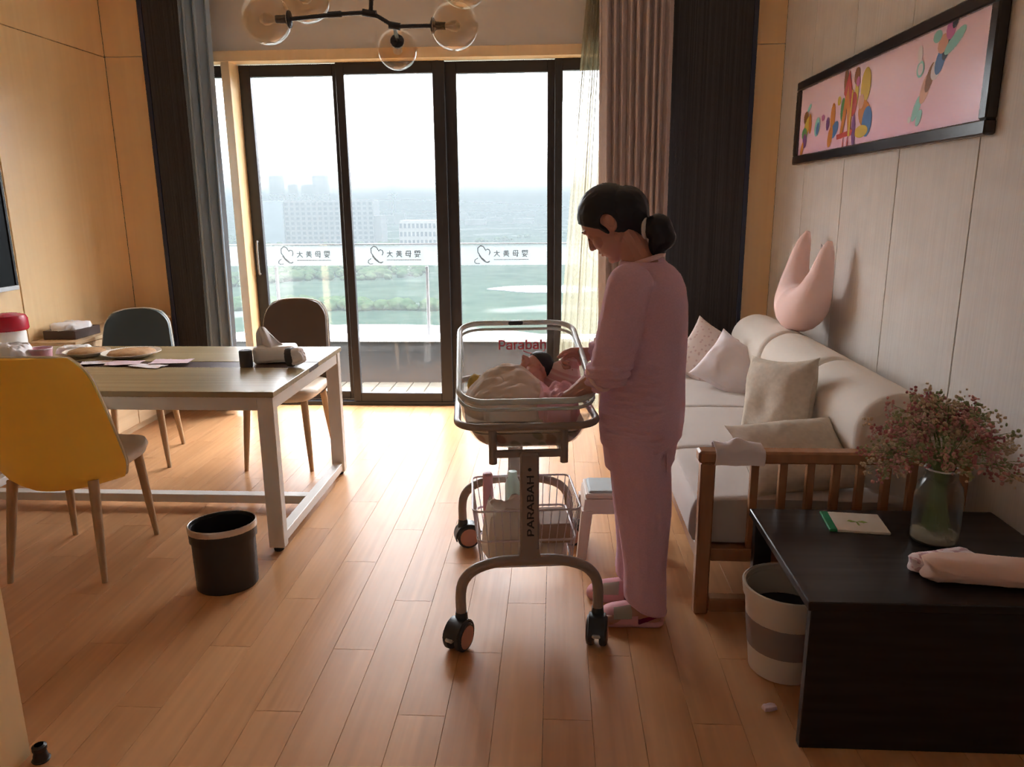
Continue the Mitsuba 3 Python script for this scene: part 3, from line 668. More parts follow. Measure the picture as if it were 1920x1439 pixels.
for p, q, rr in ((J + [-.03, 0, 0], J + [.02, 0, -.008], .013), (A2 + [-.02, 0, .006], A2 + [.02, 0, -.001], .013), (J + [-.16, 0, -.006], J + [-.11, 0, -.004], .011), ((-.672, 3.0, 2.29), (-.672, 3.0, 2.35), .013)):
    put('joint', tube([p, q], rr, 12), 'm_lamp_metal', k)
globe((-1.078, 3.0, 2.174), .089, (-.995, 3.0, 2.172))
globe((-.375, 3.0, 2.136), .084, (-.455, 3.0, 2.139))
globe((-.640, 3.25, 2.106), .078, (-.626, 3.178, 2.124))
globe((-.33, 2.93, 2.262), .084, (-.405, 2.93, 2.298))
globe((-.945, 3.07, 2.262), .09, (-.868, 3.07, 2.305))
put('canopy', lathe([(0, ZC - .035), (.05, ZC - .033), (.055, ZC - .01), (.055, ZC), (0, ZC)], 28, (-.672, 3.0, 0)), 'm_lamp_metal', k)

# ------------------------------------------------------------------ sofa
def f_sofawood(p, n, uv): return mix((0.24, 0.105, 0.045), (0.36, 0.18, 0.085), fbm(p.x * 40, p.y * 6, p.z * 6, 3))
mat('m_sofawood', {'type': 'principled', 'base_color': proc(f_sofawood), 'roughness': 0.4, 'specular': 0.45})
def weave(p, n, uv): return fbm(p.x * 400, p.y * 400, p.z * 400, 2)
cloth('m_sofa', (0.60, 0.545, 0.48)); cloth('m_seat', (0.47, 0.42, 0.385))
cloth('m_pillow_beige', proc(lambda p, n, uv: mix((0.46, 0.40, 0.32), (0.56, 0.49, 0.40), fbm(p.x * 70, p.y * 70, p.z * 70, 2))))
cloth('m_pillow_white', (0.70, 0.64, 0.65)); cloth('m_pillow_pink', (0.84, 0.62, 0.58))
def f_pat(p, n, uv):
    a, b, c = voronoi(p.x * 26 + p.z * 9, p.y * 26 + p.z * 15)
    return mix((0.62, 0.52, 0.48), (0.45, 0.28, 0.26), smoothstep(0.22, 0.14, a) * 0.6)
cloth('m_pillow_pattern', proc(f_pat))
s = thing('sofa', 'long wood framed sofa with beige cushions along the right wall', 'sofa')
SY0, SY1 = 2.585, 4.88
for y in (SY0, SY1 - .05):
    y1 = y + .05
    arm = put('arm', bx(.51, 1.46, y - .006, y1 + .006, .595, .64, .008), 'm_sofawood', s)
    put('front_post', bx(.52, .572, y, y1, .0, .596, .006), 'm_sofawood', s)
    put('back_post', bx(1.40, 1.45, y, y1, .0, .596, .006), 'm_sofawood', s)
    put('floor_rail', bx(.572, 1.40, y, y1, .012, .065, .005), 'm_sofawood', s)
    put('seat_rail', bx(.572, 1.40, y + .004, y1 - .004, .215, .265, .004), 'm_sofawood', s)
    for x in (.70, .80, .895, .985, 1.07, 1.16, 1.25):
        put('slat', bx(x, x + .028, y + .012, y1 - .012, .264, .596, .003), 'm_sofawood', arm)
put('front_rail', bx(.525, .565, SY0 + .05, SY1 - .05, .20, .26, .004), 'm_sofawood', s)
put('back_rail', bx(1.405, 1.445, SY0 + .05, SY1 - .05, .20, .26, .004), 'm_sofawood', s)
put('base_board', bx(.565, 1.405, SY0 + .05, SY1 - .05, .235, .258, .002), 'm_sofawood', s)
def cushion_loft(prof, y0, y1, r, n=9):
    """a round-ended bolster: prof is a closed (x, z) outline, swept along y"""
    prof = np.asarray(prof, float); c = prof.mean(0); rings = []
    for t in np.linspace(0, 1, n)[1:]:
        a = t * np.pi / 2
        rings.append((y0 + r * (1 - math.sin(a)), 1 - (r * (1 - math.cos(np.pi / 2 - a))) / .22))
    rings = [(y0 + r * (1 - math.cos(a)) , 1 - r / .2 * (1 - math.sin(a))) for a in np.linspace(0.25, np.pi / 2, n)]
    full = rings + [(y0 + y1 - y, k_) for y, k_ in rings[::-1]]
    return loft([np.stack([c[0] + (prof[:, 0] - c[0]) * k_, np.full(len(prof), y), c[1] + (prof[:, 1] - c[1]) * k_], 1) for y, k_ in full])
def closed_curve(pts, n=8):
    P = np.asarray(pts, float); Q = np.vstack([P[-1:], P, P[:2]]); out = []
    for i in range(1, len(Q) - 2):
        for t in np.linspace(0, 1, n, endpoint=False):
            a, b, c, d = Q[i - 1:i + 3]
            out.append(0.5 * (2 * b + (c - a) * t + (2 * a - 5 * b + 4 * c - d) * t * t + (3 * b - a - 3 * c + d) * t ** 3))
    return np.array(out)
seatp = closed_curve([(.50, .33), (.515, .41), (.56, .437), (.8, .446), (1.1, .44), (1.28, .43), (1.30, .34), (1.28, .262), (.9, .258), (.56, .26), (.51, .28)])
backp = closed_curve([(1.17, .45), (1.115, .56), (1.10, .68), (1.14, .77), (1.23, .815), (1.33, .80), (1.41, .74), (1.435, .62), (1.43, .48), (1.40, .36), (1.30, .33), (1.22, .37)])
ys = [SY0 + .055, 3.25, 3.935, SY1 - .055]
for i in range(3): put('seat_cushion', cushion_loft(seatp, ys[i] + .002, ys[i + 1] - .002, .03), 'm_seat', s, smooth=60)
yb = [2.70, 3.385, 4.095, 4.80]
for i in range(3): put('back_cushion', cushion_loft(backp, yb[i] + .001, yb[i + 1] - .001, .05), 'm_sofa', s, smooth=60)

def place(m, pos, *rots):
    m = m.copy()
    for ax, dg in rots: m.apply_transform(rotm(ax, dg))
    m.apply_translation(pos)
    return m
# pillows on the sofa
k = thing('throw_pillow', 'pink patterned pillow leaning at the far end of the sofa', 'pillow')
put('cushion', place(pillow(.38, .38, .13, seed=1), (0.93, 4.60, .585), ([1, 0, 0], -28), ([0, 1, 0], 22), ([0, 0, 1], -38)), 'm_pillow_pattern', k, smooth=True)
k = thing('throw_pillow', 'crumpled white pillow in front of the pink patterned one on the sofa', 'pillow')
put('cushion', place(pillow(.36, .34, .17, seed=5, wr=.035), (1.02, 4.36, .565), ([1, 0, 0], -34), ([0, 1, 0], 26), ([0, 0, 1], -35)), 'm_pillow_white', k, smooth=True)
k = thing('throw_pillow', 'beige pillow standing on its corner against the middle back cushion', 'pillow')
put('cushion', place(pillow(.42, .42, .16, seed=7, wr=.02), (.975, 3.27, .635), ([0, 1, 0], -9), ([1, 0, 0], -12), ([0, 0, 1], -66)), 'm_pillow_beige', k, smooth=True)
k = thing('throw_pillow', 'beige pillow standing behind the slats of the near sofa arm', 'pillow')
put('cushion', place(pillow(.44, .36, .15, seed=9, wr=.014), (.92, 2.83, .545), ([0, 1, 0], -6), ([1, 0, 0], -58), ([0, 0, 1], 3)), 'm_pillow_beige', k, smooth=True)
# cloth over the near arm
one('muslin_cloth', sheet(lambda u, v: xyz(.565 + .17 * u + .004 * np.sin(v * 9), SY0 - .013 + .076 * np.clip((v - .3) / .4, 0, 1) + .004 * np.sin(u * 11) * (np.abs(v - .5) > .2), .648 - .055 * np.clip((.3 - v) / .3, 0, 1) - .05 * np.clip((v - .7) / .3, 0, 1) + .028 * np.clip(1 - np.abs(v - .5) / .2, 0, 1) * (.5 + meshkit.noise(np.stack([u * 4, v * 4, u * 0], -1)))), 26, 26, .004), 'm_pillow_white', 'pale folded cloth draped over the front of the near sofa arm', 'cloth', smooth=60)
# pink crescent pillow on the back
cr = bezier([(-.165, 0, .525), (-.195, 0, .43), (-.195, 0, .30), (-.14, 0, .175), (-.05, 0, .12), (.05, 0, .12), (.14, 0, .175), (.195, 0, .29), (.205, 0, .40), (.205, 0, .49)], 7)
uu = np.linspace(0, 1, len(cr))
rr = np.interp(uu, [0, .05, .2, .35, .5, .65, .8, .95, 1], [.012, .032, .062, .108, .132, .108, .062, .032, .012])
k = thing('nursing_pillow', 'pink crescent shaped nursing pillow propped on the sofa back against the wall', 'pillow')
M_ = tube(cr, rr, 20)
put('cushion', place(M_, (1.32, 4.22, .815), ([0, 0, 1], -90), ([0, 1, 0], 9)), 'm_pillow_pink', k, smooth=True)
put('tie', place(tube(bezier([(.15, 0, .47), (.165, .01, .44), (.175, .0, .40), (.17, .01, .36)]), .004, 6), (1.32 - .02, 4.22, .815), ([0, 0, 1], -90), ([0, 1, 0], 9)), 'm_pillow_white', k)

# ------------------------------------------------------------------ dark side table and what stands on it
def f_ebony(p, n, uv): return mix((0.010, 0.008, 0.008), (0.022, 0.017, 0.016), fbm(p.x * 4, p.y * 50, p.z * 50, 3))
mat('m_ebony', {'type': 'principled', 'base_color': proc(f_ebony), 'roughness': 0.28, 'specular': 0.35})
k = thing('side_table', 'dark brown side table in the right foreground against the wall', 'side table')
put('top', bx(.678, 1.49, 1.868, 2.505, .433, .46, .003), 'm_ebony', k)
put('side_panel', bx(.69, 1.485, 1.880, 1.91, 0, .433, .002), 'm_ebony', k)
put('side_panel', bx(.69, .75, 2.46, 2.495, 0, .433, .002), 'm_ebony', k)
put('side_panel', bx(1.42, 1.485, 2.46, 2.495, 0, .433, .002), 'm_ebony', k)
put('back_panel', bx(1.455, 1.485, 1.91, 2.46, .05, .433, .002), 'm_ebony', k)
put('apron', bx(.75, 1.42, 2.468, 2.488, .36, .433, .002), 'm_ebony', k)
# booklet
diff('m_green', (0.02, 0.22, 0.09), .5); diff('m_booklet', (0.62, 0.56, 0.48), .7); diff('m_leafprint', (0.25, 0.33, 0.08), .7)
with at(.995, 2.385, .46, -.12):
    k = thing('booklet', 'cream booklet with a green spine on the dark side table', 'booklet')
    put('pages', bx(-.075, .085, -.075, .075, 0, .008, .001), 'm_booklet', k)
    put('spine', bx(-.10, -.075, -.075, .077, 0, .0085, .002), 'm_green', k, label='green spine')
    put('print', poly(unary_union([Polygon([(0, 0), (.02, .012), (.035, 0), (.02, -.01)]), Polygon([(0, 0), (-.02, .014), (-.03, .002), (-.018, -.008)]), Polygon([(-.003, 0), (.003, 0), (.004, -.03), (-.002, -.03)])]), .0004).apply_translation([0, 0, .008]), 'm_leafprint', k, smooth=False, label='small green leaf print')
# vase with dried flowers
mat('m_glass', {'type': 'blendbsdf', 'weight': 0.035, 'a': {'type': 'thindielectric', 'int_ior': 1.6, 'specular_transmittance': rgb(0.92, 0.95, 0.93)}, 'b': {'type': 'twosided', 'b': {'type': 'principled', 'base_color': rgb(.75, .8, .76), 'roughness': .15, 'specular': .8}}})
diff('m_stem', (0.17, 0.23, 0.08), .6); diff('m_salt', (0.42, 0.36, 0.28), .8)
VX, VY = 1.185, 2.265
with at(VX, VY, .46):
    k = thing('vase', 'clear glass jar vase holding dried flowers on the dark side table', 'vase')
    shell = lathe([(0, .0), (.06, .0), (.068, .008), (.069, .04), (.068, .15), (.062, .185), (.05, .205), (.046, .215), (.048, .24), (.0475, .2405)], 40, shell=True)
    put('jar', shell, 'm_glass', k, smooth=True)
    put('lip', tube(np.stack([.0475 * np.cos(th), .0475 * np.sin(th), 0 * th + .24], 1), .003, 8, closed=True), 'm_silver', k)
    put('sediment', lathe([(0, .006), (.055, .006), (.0655, .012), (.0665, .03), (.055, .034), (0, .033)], 32), 'm_salt', k, label='pale sand in the bottom')
k = thing('dried_flowers', 'bunch of dried pink and green small flowers in the glass vase', 'flowers')
stems, balls = [], [[], [], [], []]
ico = trimesh.creation.icosphere(0, 1.0)
def ball(c, r, g):
    b = ico.copy(); b.vertices = b.vertices * r * rng.uniform(.7, 1.3, 3) + c; balls[g].append(b)
for i in range(64):
    a = rng.uniform(0, 2 * np.pi); e = rng.uniform(0, 1) ** .6
    tip = np.array([VX, VY - .01, .46]) + [.185 * e * math.cos(a) - .01, .17 * e * math.sin(a), .445 - .16 * e ** 2 + rng.uniform(-.06, .03)]
    tip[0] = min(tip[0], 1.455)
    b0 = np.array([VX + rng.uniform(-.035, .035), VY + rng.uniform(-.035, .035), .46 + .04]); nk = np.array([VX + .025 * math.cos(a) * e, VY + .025 * math.sin(a) * e, .46 + .235])
    c = bezier([b0, nk, nk * .45 + tip * .55 + [0, 0, .02], tip], 5)
    stems.append(tube(c, np.linspace(.0016, .0010, len(c)), 5))
    for j in range(7):
        q = tip + rng.normal(0, .026, 3) * [1.1, 1.2, .85]; q[0] = min(q[0], 1.475)
        stems.append(tube([c[-4], (c[-4] + q) / 2 + [0, 0, .006], q], .0008, 3))
        g = int(rng.choice(4, p=[.30, .15, .37, .18]))
        for _ in range(9):
            p = q + rng.normal(0, .0095, 3); p[0] = min(p[0], 1.485)
            ball(p, rng.uniform(.003, .0062), g)
put('stems', cat(stems), 'm_stem', k, kind='stuff', label='green stems')
for g, (nm, c) in enumerate((('pink_blossom', (.50, .27, .25)), ('rose_blossom', (.36, .13, .13)), ('dry_blossom', (.48, .38, .26)), ('green_bud', (.26, .28, .14)))):
    diff('m_' + nm, c, .8, .1)
    put(nm, cat(balls[g]), 'm_' + nm, k, kind='stuff', smooth=False)
# folded pink cloth
cloth('m_towel', proc(lambda p, n, uv: mix((0.62, 0.40, 0.30), (0.68, 0.48, 0.40), fbm(p.x * 20, p.y * 20, p.z * 20, 2))))
cloth('m_towel_print', proc(lambda p, n, uv: mix((0.70, 0.58, 0.58), (0.5, 0.3, 0.32), smoothstep(.58, .66, noise(p.x * 90, p.y * 90, p.z * 90)))))
def roll(L, ry, rz_, seed, n=30, k_=34):
    a = np.linspace(0, 2 * np.pi, k_, endpoint=False); R = []
    for i, t in enumerate(np.linspace(0, 1, n)):
        e = 1 - .5 * np.clip(abs(2 * t - 1) - .8, 0, 1) * 5 * .6
        w = 1 + .22 * (meshkit.fbm(np.stack([np.cos(a) * 1.4, np.sin(a) * 1.4, 0 * a + t * 2.5 + seed], -1), 3, seed) - .5) * 2
        R.append(np.stack([np.full(k_, (t - .5) * L) + .01 * np.cos(a * 2), ry * e * w * np.cos(a), np.maximum(rz_ * (1 + e * w * np.sin(a)), .0015)], 1))
    return loft(R)
with at(1.20, 2.0, .46, -.10):
    k = thing('folded_cloth', 'folded pink baby cloth at the near right corner of the dark table', 'cloth')
    put('roll', roll(.32, .062, .037, 3), 'm_towel', k, smooth=60)
    g = roll(.20, .045, .026, 8); g.apply_transform(rotm([0, 0, 1], 20)); g.apply_translation([-.085, .07, 0]); put('printed_fold', g, 'm_towel_print', k, smooth=60, label='white fold with small print')
# bin beside and under the dark table
diff('m_bin_white', (0.62, 0.55, 0.47), .5); diff('m_bin_grey', (0.24, 0.19, 0.17), .6); diff('m_bin_in', (0.04, 0.045, 0.05), .6)
with at(.755, 2.27, 0):
    k = thing('waste_bin', 'cream waste bin with a grey brown band, half under the dark side table', 'bin')
    R0 = lambda z: .108 + .030 * z / .30
    def ringp(z0, z1, t): return lathe([(R0(z0), z0), (R0(z0) + t, z0 + .002), (R0(z1) + t, z1 - .002), (R0(z1), z1)], 40)
    put('body', lathe([(0, 0), (.10, 0), (R0(.004), .004), (R0(.30), .30), (R0(.30) - .005, .30), (R0(.02) - .005, .02), (0, .018)], 40), 'm_bin_white', k)
    put('band', ringp(.09, .195, .0015), 'm_bin_grey', k, label='grey brown band')
    put('rim', ringp(.262, .304, .006), 'm_bin_white', k)
    put('liner', lathe([(R0(.02) - .006, .03), (R0(.28) - .0065, .285), (R0(.28) - .0085, .285), (R0(.02) - .009, .032), (0, .032), (0, .03)], 40), 'm_bin_white', k)
    put('rubbish_bag', lathe([(0, .16), (.06, .165), (.10, .19), (.118, .205), (.1, .08), (0, .08)], 30), 'm_bin_in', k, label='dark rubbish')
with at(.655, 2.05, 0, .3):
    one('paper_scrap', heap(.05, .03, .012, 4, 4.0, 14), 'm_pink_paper', 'tiny crumpled scrap of paper on the floor by the dark side table', 'scrap', smooth=60)

# ------------------------------------------------------------------ framed picture on the right wall
diff('m_pframe', (0.015, 0.013, 0.014), .22, .6)
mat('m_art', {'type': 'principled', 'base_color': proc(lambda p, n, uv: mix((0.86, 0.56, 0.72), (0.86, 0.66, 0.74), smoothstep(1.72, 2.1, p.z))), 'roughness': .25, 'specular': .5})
PY0, PY1, PZ0, PZ1 = 2.805, 4.975, 1.715, 2.195
k = thing('framed_picture', 'wide black framed pink picture of colourful shapes on the grey wall', 'picture')
bw = .052
put('backing', bx(XR - .02, XR - .001, PY0 + .01, PY1 - .01, PZ0 + .01, PZ1 - .01, .001), 'm_black', k)
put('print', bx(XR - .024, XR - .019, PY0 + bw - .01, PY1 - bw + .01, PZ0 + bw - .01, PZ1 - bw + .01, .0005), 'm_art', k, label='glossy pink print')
pr = k + '__print'
for y0, y1, z0, z1 in ((PY0, PY1, PZ0, PZ0 + bw), (PY0, PY1, PZ1 - bw, PZ1), (PY0, PY0 + bw, PZ0 + bw, PZ1 - bw), (PY1 - bw, PY1, PZ0 + bw, PZ1 - bw)):
    put('rail', bx(XR - .042, XR - .001, y0, y1, z0, z1, .006), 'm_pframe', k)
COL = {'ora': (.62, .25, .06), 'yel': (.66, .48, .08), 'red': (.55, .09, .08), 'blu': (.10, .22, .48), 'cya': (.30, .60, .58), 'grn': (.12, .30, .12), 'dk': (.045, .06, .09), 'wht': (.75, .68, .72), 'pur': (.22, .09, .28), 'mag': (.6, .2, .42), 'brn': (.28, .12, .05), 'pch': (.68, .40, .30)}
for n_, c_ in COL.items(): diff('m_p_' + n_, c_, .3, .4)
ART = []
def ell(s, t_, a, b, rot, c):
    from shapely import affinity
    ART.append((affinity.translate(affinity.rotate(affinity.scale(Point(0, 0).buffer(1, 12), a * 1.15, b * 1.15), rot), s, t_), c))
def pg(pts, c): ART.append((Polygon(pts), c))
# a spray of balloons and leaves at the near end (s runs from the far end of the picture towards the camera, t upwards)
for a in ((1.60, .13, .05, .022, 55, 'cya'), (1.66, .20, .055, .03, 60, 'pch'), (1.69, .235, .05, .025, 65, 'brn'), (1.735, .26, .04, .03, 40, 'wht'), (1.76, .285, .045, .03, 60, 'blu'), (1.80, .32, .035, .022, 60, 'dk'), (1.77, .345, .035, .03, 20, 'pch'), (1.72, .38, .03, .02, 0, 'cya'), (1.86, .34, .07, .022, 25, 'cya'), (1.82, .385, .03, .03, 0, 'mag'), (1.60, .28, .028, .028, 0, 'cya'), (1.585, .34, .018, .03, 10, 'wht'), (1.545, .09, .012, .012, 0, 'wht'), (1.60, .28, .02, .02, 0, 'wht'), (1.85, .415, .028, .018, 70, 'dk'), (1.63, .09, .018, .03, -30, 'cya')): ell(*a)
# a bunch of toy blocks, flags and flowers in the middle
for a in ((.62, .20, .03, .06, 0, 'ora'), (.66, .13, .05, .03, 30, 'blu'), (.60, .10, .03, .05, -20, 'ora'), (.70, .27, .02, .02, 0, 'yel'), (.93, .29, .02, .07, 5, 'yel'), (1.04, .30, .05, .07, 0, 'yel'), (1.05, .17, .07, .05, -30, 'ora'), (1.09, .13, .05, .06, 0, 'blu'), (1.03, .09, .07, .025, 0, 'yel'), (.92, .36, .03, .035, 0, 'brn'), (.94, .33, .02, .02, 0, 'mag'), (.90, .23, .04, .05, 0, 'red'), (.78, .35, .025, .06, 10, 'brn'), (.76, .22, .025, .05, 0, 'grn'), (.93, .10, .02, .07, 8, 'pur'), (1.0, .23, .03, .03, 0, 'pch'), (.17, .24, .035, .03, 20, 'brn'), (.20, .19, .06, .035, 40, 'yel'), (.16, .15, .04, .03, 0, 'grn'), (.17, .11, .03, .035, 0, 'pur'), (.25, .20, .02, .05, 10, 'ora'), (.13, .06, .02, .04, -20, 'ora'), (.38, .17, .035, .045, -20, 'cya'), (.39, .16, .02, .03, -20, 'blu'), (.47, .21, .02, .015, 0, 'mag'), (.55, .17, .02, .03, 0, 'pur'), (.22, .29, .03, .012, 30, 'cya')): ell(*a)
pg([(.74, .08), (.80, .34), (.84, .34), (.90, .08), (.86, .08), (.82, .22), (.78, .08)], 'ora'); pg([(.76, .30), (.82, .40), (.90, .24), (.86, .22), (.82, .33), (.79, .27)], 'red')
pg([(.70, .10), (.92, .11), (.91, .085), (.71, .075)], 'red'); pg([(.86, .08), (.875, .30), (.89, .30), (.885, .08)], 'yel'); pg([(.79, .02), (.80, .09), (.81, .02)], 'red'); pg([(.85, .01), (.86, .09), (.875, .01)], 'red')
for i, (sh, c) in enumerate(ART):
    m = poly(sh, .0006)
    v = m.vertices.copy()
    m.vertices = np.stack([XR - .0246 - v[:, 2] - .00006 * i, PY1 - v[:, 0], PZ0 + .02 + v[:, 1] * 1.0], 1)
    put('printed_shape', m, 'm_p_' + c, pr, smooth=False)

# ------------------------------------------------------------------ step stool behind the cot
diff('m_stool', (0.52, 0.43, 0.37), .5); diff('m_stool_top', (0.33, 0.36, 0.36), .6)
with at(.285, 3.16, 0, .03):
    k = thing('step_stool', 'cream plastic step stool with a grey top, behind the woman and the cot', 'stool')
    f = lambda a, b, z: np.array([[-a, -b, z], [a, -b, z], [a, b, z], [-a, b, z]])
    put('frame', cat(bx(-.155, .155, -.10, .10, .262, .285, .006), loft([f(.166, .112, .20), f(.158, .104, .262)])), 'm_stool', k)
    for sx in (-1, 1):
        for sy in (-1, 1):
            q = lambda x, y, z, w: np.array([[x - w, y - w, z], [x + w, y - w, z], [x + w, y + w, z], [x - w, y + w, z]])
            put('leg', loft([q(sx * .172, sy * .118, 0, .02), q(sx * .148, sy * .094, .215, .024)]), 'm_stool', k)
    put('tread', rbox(-.142, .142, -.088, .088, .268, .294, .012), 'm_stool_top', k, label='grey rubber tread')

# ------------------------------------------------------------------ baby cot on castors
diff('m_cot_metal', (0.24, 0.19, 0.16), .4, .45)
diff('m_castor', (0.025, 0.03, 0.036), .4, .4); diff('m_disc', (0.42, 0.22, 0.17), .5); diff('m_castor_grey', (0.40, 0.40, 0.40), .4)
mat('m_tub', {'type': 'thindielectric', 'int_ior': 1.5, 'specular_transmittance': rgb(.93, .95, .94)})
mat('m_rim', {'type': 'principled', 'base_color': rgb(.62, .66, .64), 'roughness': .15, 'specular': .6, 'spec_trans': .35, 'eta': 1.45} if False else {'type': 'roughplastic', 'diffuse_reflectance': rgb(.52, .56, .54), 'alpha': .12})
diff('m_text_red', (.50, .10, .12), .5)
diff('m_text_dark', (.03, .027, .027), .6)
diff('m_basket', (.55, .50, .52), .35, .5)
COT = dict(x=-.128, y=2.767, z=0, rz=.113)
def rrect(hx, y0, y1, r, z, n=10, zf=None):
    """a rounded rectangle in plan; zf(y) gives the height"""
    pts = []
    for cx, cy, a0 in ((hx - r, y1 - r, 0), (-hx + r, y1 - r, 90), (-hx + r, y0 + r, 180), (hx - r, y0 + r, 270)):
        for a in np.radians(np.linspace(a0, a0 + 90, n)):
            pts.append((cx + r * math.cos(a), cy + r * math.sin(a)))
    P = np.array(pts); d = np.linalg.norm(np.roll(P, -1, 0) - P, axis=1)
    out = []
    for i in range(len(P)):
        q = P[(i + 1) % len(P)]; m_ = max(1, int(d[i] / .04))
        for t in range(m_): out.append(P[i] + (q - P[i]) * t / m_)
    P = np.array(out)
    return np.column_stack([P, zf(P[:, 1]) if zf else np.full(len(P), z)])
with at(**COT):
    cot = thing('baby_cot', 'clear tub baby cot on a brown wheeled stand, in the middle of the room', 'cot')
    for y in (-.395, .395):
        pts = [(-.237, y, .115), (-.237, y, .20), (-.222, y, .252), (-.18, y, .290), (-.10, y, .313), (0, y, .316), (.10, y, .313), (.18, y, .290), (.222, y, .252), (.237, y, .20), (.237, y, .115)]
        put('arch', tube(bezier(pts, 5), .0185, 14), 'm_cot_metal', cot, smooth=60)
        sg = -1 if y < 0 else 1
        po = put('post', cat(bx(-.0315, .0315, y - .014, y + .014, .33, .70, .006), loft([np.array([[sx * w, y + sy * .0145, z] for sx, sy in ((-1, -1), (1, -1), (1, 1), (-1, 1))]) for w, z in ((.045, .305), (.036, .335), (.031, .36))])), 'm_cot_metal', cot)
        if y < 0:
            tx = meshkit.text_mesh('PARABAH', .022, .0008, True); L_ = tx.extents[0]
            tx.vertices *= [.215 / L_, 1, 1]
            tx.apply_transform(rotm([0, 0, 1], 90)); tx.apply_transform(rotm([1, 0, 0], 90)); tx.apply_translation([.013, y - .0142, .405])
            put('lettering', tx, 'm_text_dark', po, smooth=False, label='dark lettering running up the post')
            put('screw', lathe([(0, 0), (.006, 0), (.005, .003), (0, .0035)], 14).apply_transform(rotm([1, 0, 0], 90)).apply_translation([0, y - .0138, .645]), 'm_black', po)
        for sx in (-1, 1):
            put('bracket', tube([(sx * .119, y * .93, .785), (sx * .119, y * .93, .655)], .0135, 12), 'm_cot_metal', cot)
        put('cross_bar', bx(-.119, .119, y * .93 - .011, y * .93 + .011, .676, .700, .004), 'm_cot_metal', cot)
    for sx in (-1, 1): put('side_bar', bx(sx * .119 - .011, sx * .119 + .011, -.37, .37, .664, .688, .004), 'm_cot_metal', cot)
    put('support_ring', tube(rrect(.236, -.382, .36, .09, .785), .0125, 12, closed=True), 'm_cot_metal', cot, smooth=60)
    for x, y, rz, tilt in ((-.237, -.395, -.55, 0), (.237, -.395, -.22, 0), (-.237, .395, 1.75, 0), (.237, .395, 1.2, 0)):
        k_ = put('castor', tube([(x, y, .085), (x, y, .13)], [.024, .020], 16), 'm_castor', cot)
        old = CUR[0]; CUR[0] = old @ at(x, y, 0, rz).M
        ax = rotm([0, 1, 0], 90)
        for sx in (-1, 1):
            g = lathe([(0, -.013), (.047, -.013), (.052, -.007), (.052, .007), (.047, .013), (0, .013)], 32); g.apply_transform(ax); g.apply_translation([sx * .022, -.022, .052]); put('wheel', g, 'm_castor', k_)
            g = lathe([(0, 0), (.039, 0), (.041, .002), (.033, .004), (0, .005)], 30)
            if sx < 0: g.apply_transform(rotm([0, 1, 0], 180))
            g.apply_transform(ax); g.apply_translation([sx * .0345, -.022, .052]); put('hub_disc', g, 'm_disc', k_, label='brownish disc')
        hood = lathe([(.054, -.03), (.060, -.028), (.060, .028), (.054, .03)], 28); hood.apply_transform(ax); hood.apply_translation([0, -.022, .052])
        hm = m3.Manifold(m3.Mesh(hood.vertices.astype(np.float32), hood.faces.astype(np.uint32))).trim_by_plane([0, .25, 1], .042)
        if hm.num_tri(): put('hood', hm, 'm_castor', k_)
        put('brake', rbox(-.014, .014, -.088, -.058, .055, .068, .005), 'm_castor_grey', k_)
        CUR[0] = old
    # the clear tub, higher at the head end
    zr = lambda y: .868 + np.clip((y + .37) / .68, 0, 1) * .155
    rings = []
    for t in np.linspace(0, 1, 9):
        s_ = math.sin(t * np.pi / 2) ** .62
        hx, y0, y1 = .140 + .088 * s_, -.335 - .037 * s_, .22 + .09 * s_
        R_ = rrect(hx, y0, y1, .065 + .025 * s_, 0)
        base = .700; top = zr(R_[:, 1])
        R_[:, 2] = base + (top - base) * t ** 1.25
        rings.append(R_)
    n0 = min(len(r) for r in rings)
    def resamp(R_, n=120):
        Q = np.vstack([R_, R_[:1]]); d = np.r_[0, np.cumsum(np.linalg.norm(np.diff(Q[:, :2], axis=0), axis=1))]
        return np.stack([np.interp(np.linspace(0, d[-1], n, endpoint=False), d, Q[:, i]) for i in range(3)], 1)
    rings = [resamp(r) for r in rings]
    tub = loft(rings)
    tub.update_faces(~np.any(tub.faces == len(tub.vertices) - 1, axis=1))
    put('tub', tub, 'm_tub', cot, smooth=True, label='clear plastic tub')
    put('tub_rim', tube(rings[-1], .0105, 12, closed=True), 'm_rim', cot, smooth=60, label='pale rounded rim')
    put('tub_flange', tube(rings[-1] - [0, 0, .026], .006, 8, closed=True), 'm_rim', cot, smooth=60)
    tx = meshkit.text_mesh('Parabah', .034, .001, True); L_ = tx.extents[0]
    tx.vertices *= [.195 / L_, 1.1, 1]; tx.apply_transform(rotm([1, 0, 0], 90)); tx.apply_translation([-.075, .294, .916])
    put('lettering', tx, 'm_text_red', cot, smooth=False, label='red lettering on the clear head end')
    put('lettering_swash', tube(bezier([(.03, .293, .908), (.06, .293, .898), (.10, .293, .899), (.12, .293, .911)]), .002, 6), 'm_text_red', cot)
    put('head_clip', rbox(-.03, .03, .295, .325, 1.015, 1.032, .006), 'm_castor', cot, label='small dark clip on the head end')
    # wire basket
    bk = put('basket', cat(tube(rrect(.19, -.30, .05, .03, .455), .004, 8, closed=True), tube(rrect(.175, -.285, .035, .03, .335), .0045, 8, closed=True), tube(rrect(.165, -.275, .025, .03, .232), .004, 8, closed=True)), 'm_basket', cot, label='pale wire basket under the tub')
    R1, R2 = resamp(rrect(.19, -.30, .05, .03, .455), 48), resamp(rrect(.165, -.275, .025, .03, .232), 48)
    for i in range(48):
        put('wire', tube([R1[i], R2[i]], .0018, 5), 'm_basket', bk, smooth=False)
    for i in range(11):
        x = -.15 + .03 * i
        put('wire', tube([(x, -.275, .232), (x, .025, .232)], .0018, 5), 'm_basket', bk, smooth=False)
